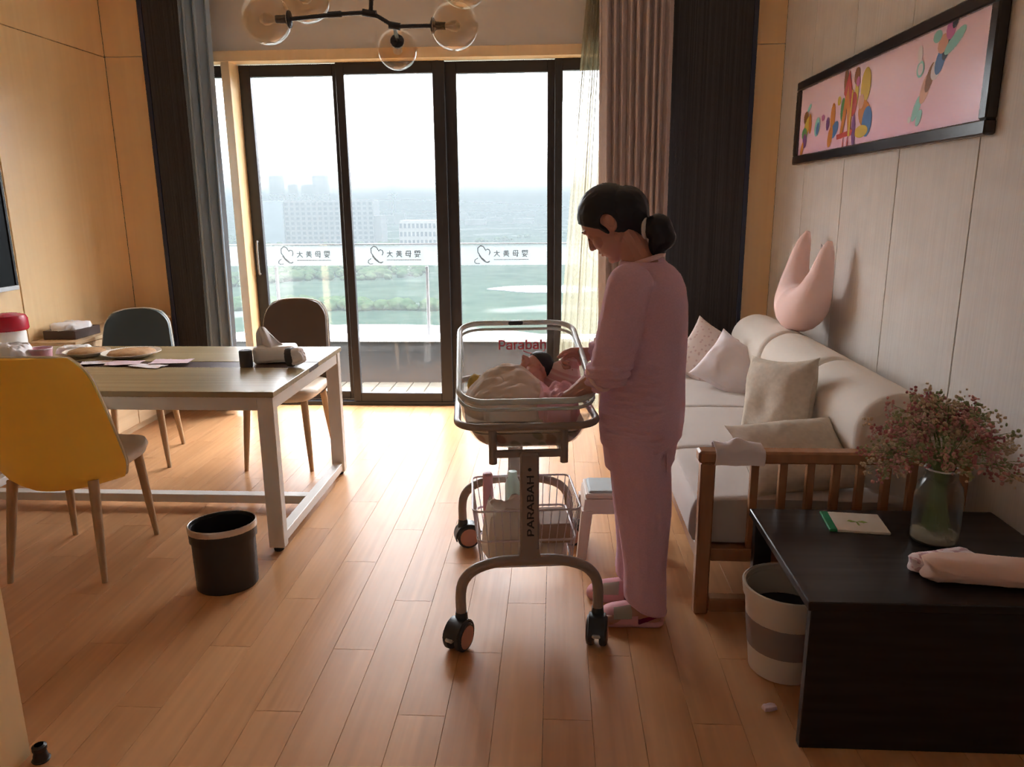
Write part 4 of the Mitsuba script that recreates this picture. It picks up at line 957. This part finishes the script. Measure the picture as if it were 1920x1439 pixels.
    # what lies in the basket
    diff('m_carton', (.34, .23, .17), .7); cloth('m_bag', (.62, .56, .48))
    one('carton', bx(.05, .16, -.24, -.08, .30, .375, .002), 'm_carton', 'small brown carton in the right half of the wire basket', 'box')
    g = heap(.20, .24, .19, 6, 2.6, 26); g.apply_translation([-.06, -.14, .236]); one('cloth_bundle', g, 'm_bag', 'beige cloth bundle in the left half of the wire basket', 'cloth', smooth=60)
    g = heap(.11, .22, .07, 16, 2.2, 20); g.apply_translation([.105, -.14, .236]); one('cloth_bundle', g, 'm_bag', 'pale cloth under the brown carton in the wire basket', 'cloth', smooth=60)
    one('red_pouch', rbox(-.150, -.112, -.02, .02, .237, .49, .012), 'm_pink', 'narrow dull red pouch standing at the left back of the basket', 'pouch')
    k = thing('plastic_bag', 'clear plastic bag with a pale green bottle standing in the wire basket', 'bag')
    mat('m_film', {'type': 'thindielectric', 'int_ior': 1.5})
    diff('m_bottle', (.45, .62, .55), .3)
    R_ = []
    aa = np.linspace(0, 2 * np.pi, 36, endpoint=False)
    for t in np.linspace(0, 1, 14):
        w = 1 + .3 * (meshkit.fbm(np.stack([np.cos(aa) * 2, np.sin(aa) * 2, aa * 0 + t * 5], -1), 3) - .5) * 2
        rr_ = .055 * (1 - .65 * max(0, t - .62) / .38) if t < 1 else .02
        R_.append(np.stack([-.035 + rr_ * w * np.cos(aa), .0 + rr_ * .7 * w * np.sin(aa) - .02, np.full(36, .36 + .26 * t)], 1))
    put('film', loft(R_), 'm_film', k, smooth=60)
    put('bottle', lathe([(0, .37), (.026, .37), (.03, .38), (.03, .45), (.018, .475), (.016, .50), (0, .502)], 24, (-.035, -.02, 0)), 'm_bottle', k, label='pale green bottle')
    # bedding and the baby
    cloth('m_mattress', (.62, .55, .50)); cloth('m_quilt', proc(f_pat)); cloth('m_blanket', (.56, .47, .39)); cloth('m_stripe', proc(lambda p, n, uv: mix((.62, .34, .33), (.70, .50, .47), smoothstep(.35, .65, noise(p.z * 160 + p.x * 40)))))
    def tray(z0, z1, gap):
        R_ = []
        for z in np.linspace(z0, z1, 5):
            s_ = math.sin((max(z - .70, 0) / .22) ** .8 * np.pi / 2) ** .62
            R_.append(resamp(rrect(.140 + .088 * s_ - gap, -.335 - .037 * s_ + gap, .22 + .09 * s_ - gap, .065, z), 80))
        return loft(R_)
    def f_quilt(p, n, uv):
        a, b, c = voronoi(p.x * 22 + p.z * 8, p.z * 26 + p.y * 14)
        return mix((.44, .37, .32), mix((.34, .13, .12), (.20, .22, .14), c), smoothstep(.46, .28, a) * .85)
    cloth('m_quilt', proc(f_quilt))
    one('cot_quilt', tray(.7035, .752, .005), 'm_quilt', 'patterned quilt lining the bottom of the clear cot tub', 'quilt', smooth=60)
    m_ = tray(.7525, .776, .009)
    one('cot_mattress', m_, 'm_mattress', 'pale mattress lying in the clear cot tub', 'mattress', smooth=60)
    # pink striped pillow to the right, pink cloth to the near right
    one('baby_pillow', place(pillow(.20, .15, .09, seed=4, wr=.012), (.155, .06, .842), ([1, 0, 0], -20), ([0, 1, 0], -25), ([0, 0, 1], -40)), 'm_stripe', 'pink striped baby pillow at the right side of the cot', 'pillow', smooth=True)
    cloth('m_pinkcloth', (.62, .35, .38))
    g = heap(.16, .26, .10, 14, 2.8, 28); g.apply_translation([.115, -.20, .776]); one('pink_cloth', g, 'm_pinkcloth', 'pink cloth heaped at the near right corner of the cot', 'cloth', smooth=60)
    # blanket over the baby
    def f_bl(u, v):
        x, y = u * 2 - 1, v * 2 - 1
        d_ = np.clip(1 - (np.abs(x) ** 2.4 + np.abs(y) ** 2.4), 0, 1)
        q = np.stack([u * 3.2, v * 5, u * 0 + 2.2], -1)
        w = meshkit.fbm(q, 3, 3)
        wx = .155 * (1 + .15 * (w - .5)); wy = .20 * (1 + .1 * (w - .5))
        return xyz(-.055 + wx * x, -.10 + wy * y + .0 * x, .779 + .118 * d_ ** .5 * (.8 + .35 * v) + .055 * (np.abs(2 * w - 1)) * (d_ ** .3))
    one('blanket', sheet(f_bl, 48, 48, .005), 'm_blanket', 'cream blanket tucked over the baby in the cot', 'blanket', smooth=60)
    diff('m_yellow_print', (.50, .38, .10), .7); 
    k = thing('plush_toy', 'small yellow and grey plush toy beside the blanket at the left of the cot', 'toy')
    g = trimesh.creation.icosphere(3, .036); g.vertices *= [.8, 1, 1.25]; g.vertices *= (1 + .12 * (meshkit.noise(g.vertices * 60)[:, None] - .5)); g.apply_translation([-.172, -.02, .84]); put('head', g, 'm_yellow_print', k, smooth=True)
    g = trimesh.creation.icosphere(3, .034); g.vertices *= [.8, 1.1, 1.0]; g.apply_translation([-.150, -.075, .808]); put('body', g, 'm_bag', k, smooth=True)
    diff('m_skin_baby', (.50, .25, .19), .55, .3)
    # the baby: head to the right, on its back, arms by the face
    S = lambda c, r: (np.array(c, float), r)
    bb = [((-.05, -.08, .82), .055, (.035, .03, .845), .055), ((.035, .03, .845), .035, (.075, .085, .875), .03), S((.075, .085, .885), (.056, .05, .054)), S((.045, .075, .892), (.032, .034, .03)), S((.030, .066, .897), (.009, .009, .009)),
          S((.02, .07, .885), (.012, .014, .008)), S((.06, .043, .895), (.02, .02, .018)), S((.082, .034, .885), (.012, .006, .015)),
          ((.02, -.02, .86), .022, (-.01, -.06, .885), .018), ((-.01, -.06, .885), .017, (.012, -.035, .925), .013), S((.016, -.028, .935), (.016, .015, .017)),
          ((.01, .08, .86), .022, (-.035, .10, .865), .018), ((-.035, .10, .865), .016, (-.01, .07, .87), .013),
          ((-.05, -.08, .815), .04, (-.10, -.14, .825), .03), ((-.10, -.14, .825), .028, (-.09, -.2, .81), .02), ((-.06, -.1, .815), .04, (-.03, -.19, .825), .03), ((-.03, -.19, .825), .027, (-.06, -.24, .81), .02)]
    for j in range(4):
        bb.append(((.010 + .004 * j, -.036 + .006 * j, .945), .0045, (.004 + .004 * j, -.044 + .006 * j, .955 - .003 * abs(j - 1)), .004))
    baby = thing('person', 'baby lying in the clear cot under a cream blanket, dark hair, one hand raised', 'baby')
    put('body', skin(bb, .006, 6, 14), 'm_skin_baby', baby, smooth=True)
    diff('m_hair', (.008, .009, .014), .45, .4)
    H = m3.Manifold.sphere(1, 36).scale([.0605, .0545, .0585]).translate([.077, .087, .887]).trim_by_plane([.85, .30, .45], .485)
    put('hair', H.refine_to_length(.008), 'm_hair', baby, smooth=60)

# ------------------------------------------------------------------ the woman
diff('m_skin', (.44, .225, .165), .55, .35)
def f_pj(p, n, uv): return mix((.55, .35, .43), (.63, .41, .50), fbm(p.x * 200, p.y * 200, p.z * 200, 2))
cloth('m_pyjama', proc(f_pj)); cloth('m_pyjama_trim', (.70, .50, .49))
diff('m_slipper', (.62, .33, .35), .8, .1); diff('m_slipper_in', (.16, .006, .05), .8); diff('m_slipper_sole', (.58, .32, .34), .6); diff('m_slipper_patch', (.36, .33, .26), .8); diff('m_pearl', (.62, .58, .56), .3)
def MF(t):
    return m3.Manifold(m3.Mesh(np.asarray(t.vertices, np.float32), np.asarray(t.faces, np.uint32)))
def skinM(parts, res, iters, disp=None):
    M = m3.Manifold.batch_boolean(parts, m3.OpType.Add).refine_to_length(res)
    t = tm(M); t.merge_vertices()
    trimesh.smoothing.filter_taubin(t, lamb=.5, nu=.53, iterations=iters)
    if disp is not None: t.vertices += t.vertex_normals * disp(t.vertices)[:, None]
    return t
def hull(*ps, n=18): return m3.Manifold.batch_hull([m3.Manifold.sphere(float(r), n).translate(list(map(float, p))) for p, r in ps])
def ellip(c, r, n=36): return m3.Manifold.sphere(1, n).scale(list(map(float, r))).translate(list(map(float, c)))
def unit(v): v = np.asarray(v, float); return v / np.linalg.norm(v)
def hand(w, d, nrm, thumb, curl, spread=1.0, s=1.0):
    """w wrist, d direction of the fingers, nrm where the palm faces, thumb the side of the thumb; curl: degrees of each knuckle"""
    d, nrm = unit(d), unit(nrm); nrm = unit(nrm - d * (nrm @ d)); u = unit(np.cross(nrm, d)); u = u if u @ thumb > 0 else -u
    P = [hull((w, .023 * s), (w + d * .03 + u * .016, .019 * s), (w + d * .03 - u * .014, .019 * s), (w + d * .085 * s + u * .027, .0125 * s), (w + d * .088 * s, .013 * s), (w + d * .078 * s - u * .029, .0115 * s))]
    for i, (o, L) in enumerate(((.027, .070), (.009, .078), (-.0105, .073), (-.029, .057))):
        p = w + d * (.086 - .003 * abs(i - 1)) * s + u * o * s; a = 0
        dd = unit(d + u * (1.5 - i) * .05 * spread)
        for f, r0, r1 in ((.44, .0098, .0088), (.31, .0088, .008), (.25, .008, .0068)):
            a += curl
            v = dd * math.cos(math.radians(a)) + nrm * math.sin(math.radians(a))
            q = p + v * L * f * s; P.append(hull((p, r0 * s), (q, r1 * s), n=14)); p = q
    t0 = w + d * .028 + u * .022; t1 = t0 + (u * .024 + d * .030 + nrm * .012) * s; t2 = t1 + (u * .008 + d * .028 + nrm * .010) * s; t3 = t2 + (d * .022 + nrm * .012 - u * .003) * s
    P += [hull((t0, .015), (t1, .0115)), hull((t1, .0115), (t2, .0095), n=14), hull((t2, .0095), (t3, .0075), n=14)]
    return P
WOM = dict(x=.305, y=2.60, z=0, rz=math.radians(161.8))
woman = thing('person', 'woman in pink pyjamas and slippers bending her head over the baby cot, dark ponytail', 'person')
with at(**WOM):
    A = lambda *p: np.array(p, float)
    hc, pitch = A(.135, 0, 1.452), 38
    Hm = rotm([0, 1, 0], pitch); Hm[:3, 3] = hc
    head = [ellip((0, 0, 0), (.097, .075, .099)), ellip((.03, 0, -.06), (.064, .060, .083)), hull(((-.005, .042, -.075), .02), ((.058, .008, -.122), .02), ((.058, -.008, -.122), .02), ((-.005, -.042, -.075), .02)),
            hull(((.090, 0, -.012), .008), ((.107, 0, -.050), .0105), n=14), ellip((.100, .011, -.053), (.010, .007, .008), 20), ellip((.100, -.011, -.053), (.010, .007, .008), 20),
            ellip((.084, .030, .003), (.012, .022, .008), 20), ellip((.084, -.030, .003), (.012, .022, .008), 20), ellip((.078, .031, -.020), (.013, .015, .011), 20), ellip((.078, -.031, -.020), (.013, .015, .011), 20),
            ellip((.062, .036, -.052), (.026, .024, .024), 24), ellip((.062, -.036, -.052), (.026, .024, .024), 24), ellip((.089, 0, -.079), (.010, .021, .0062), 20), ellip((.086, 0, -.091), (.010, .018, .0068), 20), ellip((.070, 0, -.122), (.018, .018, .016), 20)]
    for s_ in (-1, 1):
        ear = m3.Manifold.batch_boolean([ellip((0, 0, 0), (.021, .0085, .033), 24), ellip((0, s_ * .007, .002), (.013, .006, .022), 20)], m3.OpType.Subtract)
        head.append(ear.rotate([0, -12, s_ * 18]).translate([-.012, s_ * .076, -.028]))
    hmat = Hm[:3, :4]
    head = [h.transform(hmat) for h in head]
    limbs = [hull((A(-.01, 0, 1.24), .062), (A(.05, 0, 1.36), .050)), hull((A(.05, 0, 1.36), .050), (A(.085, 0, 1.41), .052)),
             hull((A(-.005, .12, 1.235), .045), (A(-.005, -.12, 1.235), .045), (A(0, .085, 1.08), .068), (A(0, -.085, 1.08), .068)), hull((A(0, .075, 1.08), .07), (A(0, -.075, 1.08), .07), (A(0, .08, .86), .075), (A(0, -.08, .86), .075))]
    LS, LE, LW = A(.014, .172, 1.24), A(.062, .214, .975), A(.20, .178, .868)
    RS, RE, RW = A(.005, -.160, 1.245), A(.10, -.205, .985), A(.235, -.165, .945)
    limbs += [hull((LS, .05), (LE, .038)), hull((LE, .038), (LE * .45 + LW * .55, .034)), hull((LE * .45 + LW * .55, .034), (LW, .0235)), hull((RS, .05), (RE, .038)), hull((RE, .038), (RW, .0235))]
    limbs += hand(LW, A(.115, -.02, -.062), A(-.25, -.15, -1), A(.3, -1, .2), 14)
    limbs += hand(RW, A(.9, .15, -.35), A(.0, .9, -.5), A(.2, .1, 1), 52)
    LH, LK, LA = A(0, .085, .80), A(-.035, .085, .43), A(-.055, .08, .075)
    RH, RK, RA = A(0, -.085, .80), A(.022, -.085, .43), A(.02, -.095, .075)
    for h_, k_, a_ in ((LH, LK, LA), (RH, RK, RA)):
        toe = a_ + A(.13, .045, -.048)
        limbs += [hull((h_, .09), (k_, .056)), hull((k_, .056), (k_ * .6 + a_ * .4, .054)), hull((k_ * .6 + a_ * .4, .054), (a_, .037)), hull((a_, .037), (a_ + A(-.03, -.008, -.035), .028), (a_ + A(.06, .02, -.03), .03)), hull((a_ + A(.06, .02, -.036), .028), (toe, .02), (toe + A(0, .02, 0), .018))]
    put('body', skinM(head + limbs, .0075, 7), 'm_skin', woman, smooth=True)
    # hair
    cap = m3.Manifold.sphere(1, 64).scale([.106, .0845, .108]).translate([-.003, 0, .004]).trim_by_plane(list(unit([-1.08, 0, 1])), -.058 / 1.472).transform(hmat)
    earcut = ellip((-.004, .078, -.028), (.026, .05, .034)).transform(hmat); earcut2 = ellip((-.004, -.078, -.028), (.026, .05, .034)).transform(hmat)
    cap = m3.Manifold.batch_boolean([cap, earcut, earcut2], m3.OpType.Subtract)
    burns = [hull(((.030, s_ * .064, .0), .013), ((.020, s_ * .067, -.028), .009), ((.016, s_ * .066, -.050), .005)).transform(hmat) for s_ in (-1, 1)]
    hair = burns + [cap, hull((A(.075, 0, 1.478), .078), (A(.022, 0, 1.418), .030)), hull((A(.022, 0, 1.418), .028), (A(.0, 0, 1.418), .03), (A(-.04, 0, 1.418), .044)), hull((A(-.035, 0, 1.418), .046), (A(-.055, .0, 1.385), .042)), hull((A(-.05, 0, 1.385), .043), (A(-.035, 0, 1.350), .030))]
    def strand(v): return .003 * (meshkit.noise(np.stack([v[:, 0] * 25, v[:, 1] * 140, v[:, 2] * 60], -1)) - .5)
    hr = put('hair', skinM(hair, .006, 5, strand), 'm_hair', woman, smooth=True)
    tie = np.linspace(0, 2 * np.pi, 24, endpoint=False)
    put('hair_tie', tube(np.stack([A(.006, 0, 1.419)[0] + 0 * tie, .033 * np.cos(tie), 1.419 + .033 * np.sin(tie)], 1), .0075, 10, closed=True), 'm_pearl', hr, label='pale grey hair tie')
    for y_ in (-.031, .031):
        put('eyelashes', tube(bezier([A(.088, y_ - .013, -.022), A(.092, y_, -.026), A(.087, y_ + .013, -.023)], 4) @ Hm[:3, :3].T + hc, .0016, 6), 'm_hair', woman)
        put('eyebrow', tube(bezier([A(.094, y_ - .016, .006), A(.096, y_, .010), A(.090, y_ + .018, .006)], 4) @ Hm[:3, :3].T + hc, .0028, 6), 'm_hair', woman)
    # pyjama top: a loose body with pushed-up sleeves
    a = np.linspace(0, 2 * np.pi, 56, endpoint=False)
    def ring(z, f, hd, hw, p=.85):
        return np.stack([f + hd * np.sign(np.cos(a)) * np.abs(np.cos(a)) ** p, hw * np.sign(np.sin(a)) * np.abs(np.sin(a)) ** p, np.full(56, z)], 1)
    torso = loft([ring(.685, .0, .136, .182), ring(.74, .0, .141, .187), ring(.80, .0, .143, .188), ring(.90, -.003, .137, .180), ring(1.0, -.004, .138, .180), ring(1.08, -.003, .14, .184), ring(1.16, -.004, .138, .19), ring(1.215, -.008, .125, .185), ring(1.255, -.010, .105, .160), ring(1.285, .0, .085, .115), ring(1.305, .012, .068, .075)])
    top = [MF(torso), hull((LS, .072), (LS * .5 + LE * .5, .074)), hull((LS * .5 + LE * .5, .074), (LE, .068)), hull((LE, .062), (LE * .72 + LW * .28, .052)), hull((RS, .068), (RE, .060)), hull((RE, .060), (RE * .25 + RW * .75, .048))]
    def wrinkle(v):
        arm = np.clip((np.abs(v[:, 1]) - .15) / .04, 0, 1) * np.clip((1.2 - v[:, 2]) / .15, 0, 1)
        fold = meshkit.noise(np.stack([v[:, 0] * 14, v[:, 1] * 14, v[:, 2] * 4.0], -1)) - .5
        diag = meshkit.noise(np.stack([(v[:, 0] + v[:, 2]) * 10, v[:, 1] * 6, (v[:, 2] - v[:, 0]) * 30], -1), 4) - .5
        bun = np.sin(v[:, 2] * 210 + 5 * meshkit.noise(v * 16)) * np.clip((1.04 - v[:, 2]) / .08, 0, 1) * np.clip((np.abs(v[:, 1]) - .13) / .03, 0, 1)
        return .012 * fold * (1 - arm) + .012 * diag * arm + .0045 * bun
    tp = put('pyjama_top', skinM(top, .0075, 8, wrinkle), 'm_pyjama', woman, smooth=True)
    nk = np.linspace(0, 2 * np.pi, 40, endpoint=False)
    put('neckband', tube(np.stack([.012 + .066 * np.cos(nk), .072 * np.sin(nk), 1.305 - .03 * np.cos(nk) * .75], 1), .0085, 10, closed=True), 'm_pyjama_trim', tp, smooth=60, label='pale neckband')
    for e_, w_, t_, r_ in ((LE, LW, .30, .050), (RE, RW, .78, .046)):
        c_ = e_ * (1 - t_) + w_ * t_; d_ = unit(w_ - e_); u_ = unit(np.cross(d_, [0, 0, 1])); v_ = np.cross(d_, u_)
        put('cuff', tube(np.stack([c_ + r_ * (math.cos(q) * u_ + math.sin(q) * v_) for q in nk]), .007, 8, closed=True), 'm_pyjama_trim', tp, smooth=60)
    # trousers
    pel = loft([ring(.60, .0, .118, .168), ring(.70, .0, .130, .178), ring(.80, .0, .126, .168), ring(.90, 0, .112, .15)])
    tr_ = [MF(pel)]
    for h_, k_, a_, r1, r2 in ((LH, LK, LA, .094, .078), (RH, RK, RA, .092, .076)):
        m_ = h_ * .5 + k_ * .5
        hem = a_ + A(0.004, 0, -.012)
        tr_ += [hull((h_ + A(0, 0, -.1), .110), (m_, .104)), hull((m_, .104), (k_, r1)), hull((k_, r1), (k_ * .45 + a_ * .55, r2)), MF(loft([np.stack([c_[0] + rr_ * np.cos(a), c_[1] + rr_ * np.sin(a), z_ + (.03 * np.cos(a - .3) if z_ < .1 else 0) + 0 * a], 1) for c_, rr_, z_ in ((hem + A(.0, 0, .0), .074, .078), (hem * .6 + (k_ * .45 + a_ * .55) * .4, .077, .15), (k_ * .45 + a_ * .55, r2 * .98, .235))]))]
    def wr2(v):
        return .012 * (meshkit.noise(np.stack([v[:, 0] * 16, v[:, 1] * 16, v[:, 2] * 4], -1), 2) - .5) + .006 * (meshkit.noise(np.stack([v[:, 0] * 20, v[:, 1] * 8, v[:, 2] * 26], -1), 5) - .5) * np.clip((.25 - v[:, 2]) / .15, 0, 1)
    put('pyjama_trousers', skinM(tr_, .009, 8, wr2), 'm_pyjama', woman, smooth=True)
# slippers
def slipper(x, y, rz):
    with at(x, y, 0, rz):          # toe towards local +x
        out = np.array([(-.115, 0), (-.105, .03), (-.06, .040), (0, .040), (.06, .048), (.105, .040), (.128, .008), (.115, -.032), (.06, -.044), (0, -.038), (-.06, -.036), (-.105, -.028)])
        o = closed_curve(out, 4)
        sl = put('slipper', loft([np.column_stack([o * s_, np.full(len(o), z)]) for s_, z in ((.94, 0), (1.0, .006), (1.0, .020), (.95, .025))]), 'm_slipper_sole', woman, smooth=50)
        put('insole', loft([np.column_stack([o * s_, np.full(len(o), z)]) for s_, z in ((.9, .0245), (.9, .028))]), 'm_slipper_in', sl)
        def up(u, v):
            t = u * np.pi; xx = -.02 + .145 * v
            wv = np.where(v < .6, 1, np.sqrt(np.clip(1 - ((v - .6) / .42) ** 2, 0, 1)))
            return xyz(xx + 0 * u, .048 * np.cos(t) * np.maximum(wv, .08) + .003, .018 + (.07 - .035 * v) * np.sin(t) ** .8 * np.maximum(wv, .15))
        put('upper', sheet(up, 26, 20, .006), 'm_slipper', sl, smooth=60)
        put('patch', sheet(lambda u, v: up(.08 + .3 * u, .15 + .45 * v) + [0, .005, .004], 10, 10, .004), 'm_slipper_patch', sl, smooth=60, label='olive patch')
        put('heel_strap', tube(bezier([(-.02, .041, .026), (-.075, .040, .05), (-.112, .02, .055), (-.118, 0, .056), (-.112, -.02, .055), (-.075, -.037, .05), (-.02, -.038, .026)], 5), .007, 8, flat=1.9), 'm_slipper_in', sl, smooth=60, label='dark red heel band')
slipper(.285, 2.525, math.radians(177)); slipper(.255, 2.695, math.radians(172))
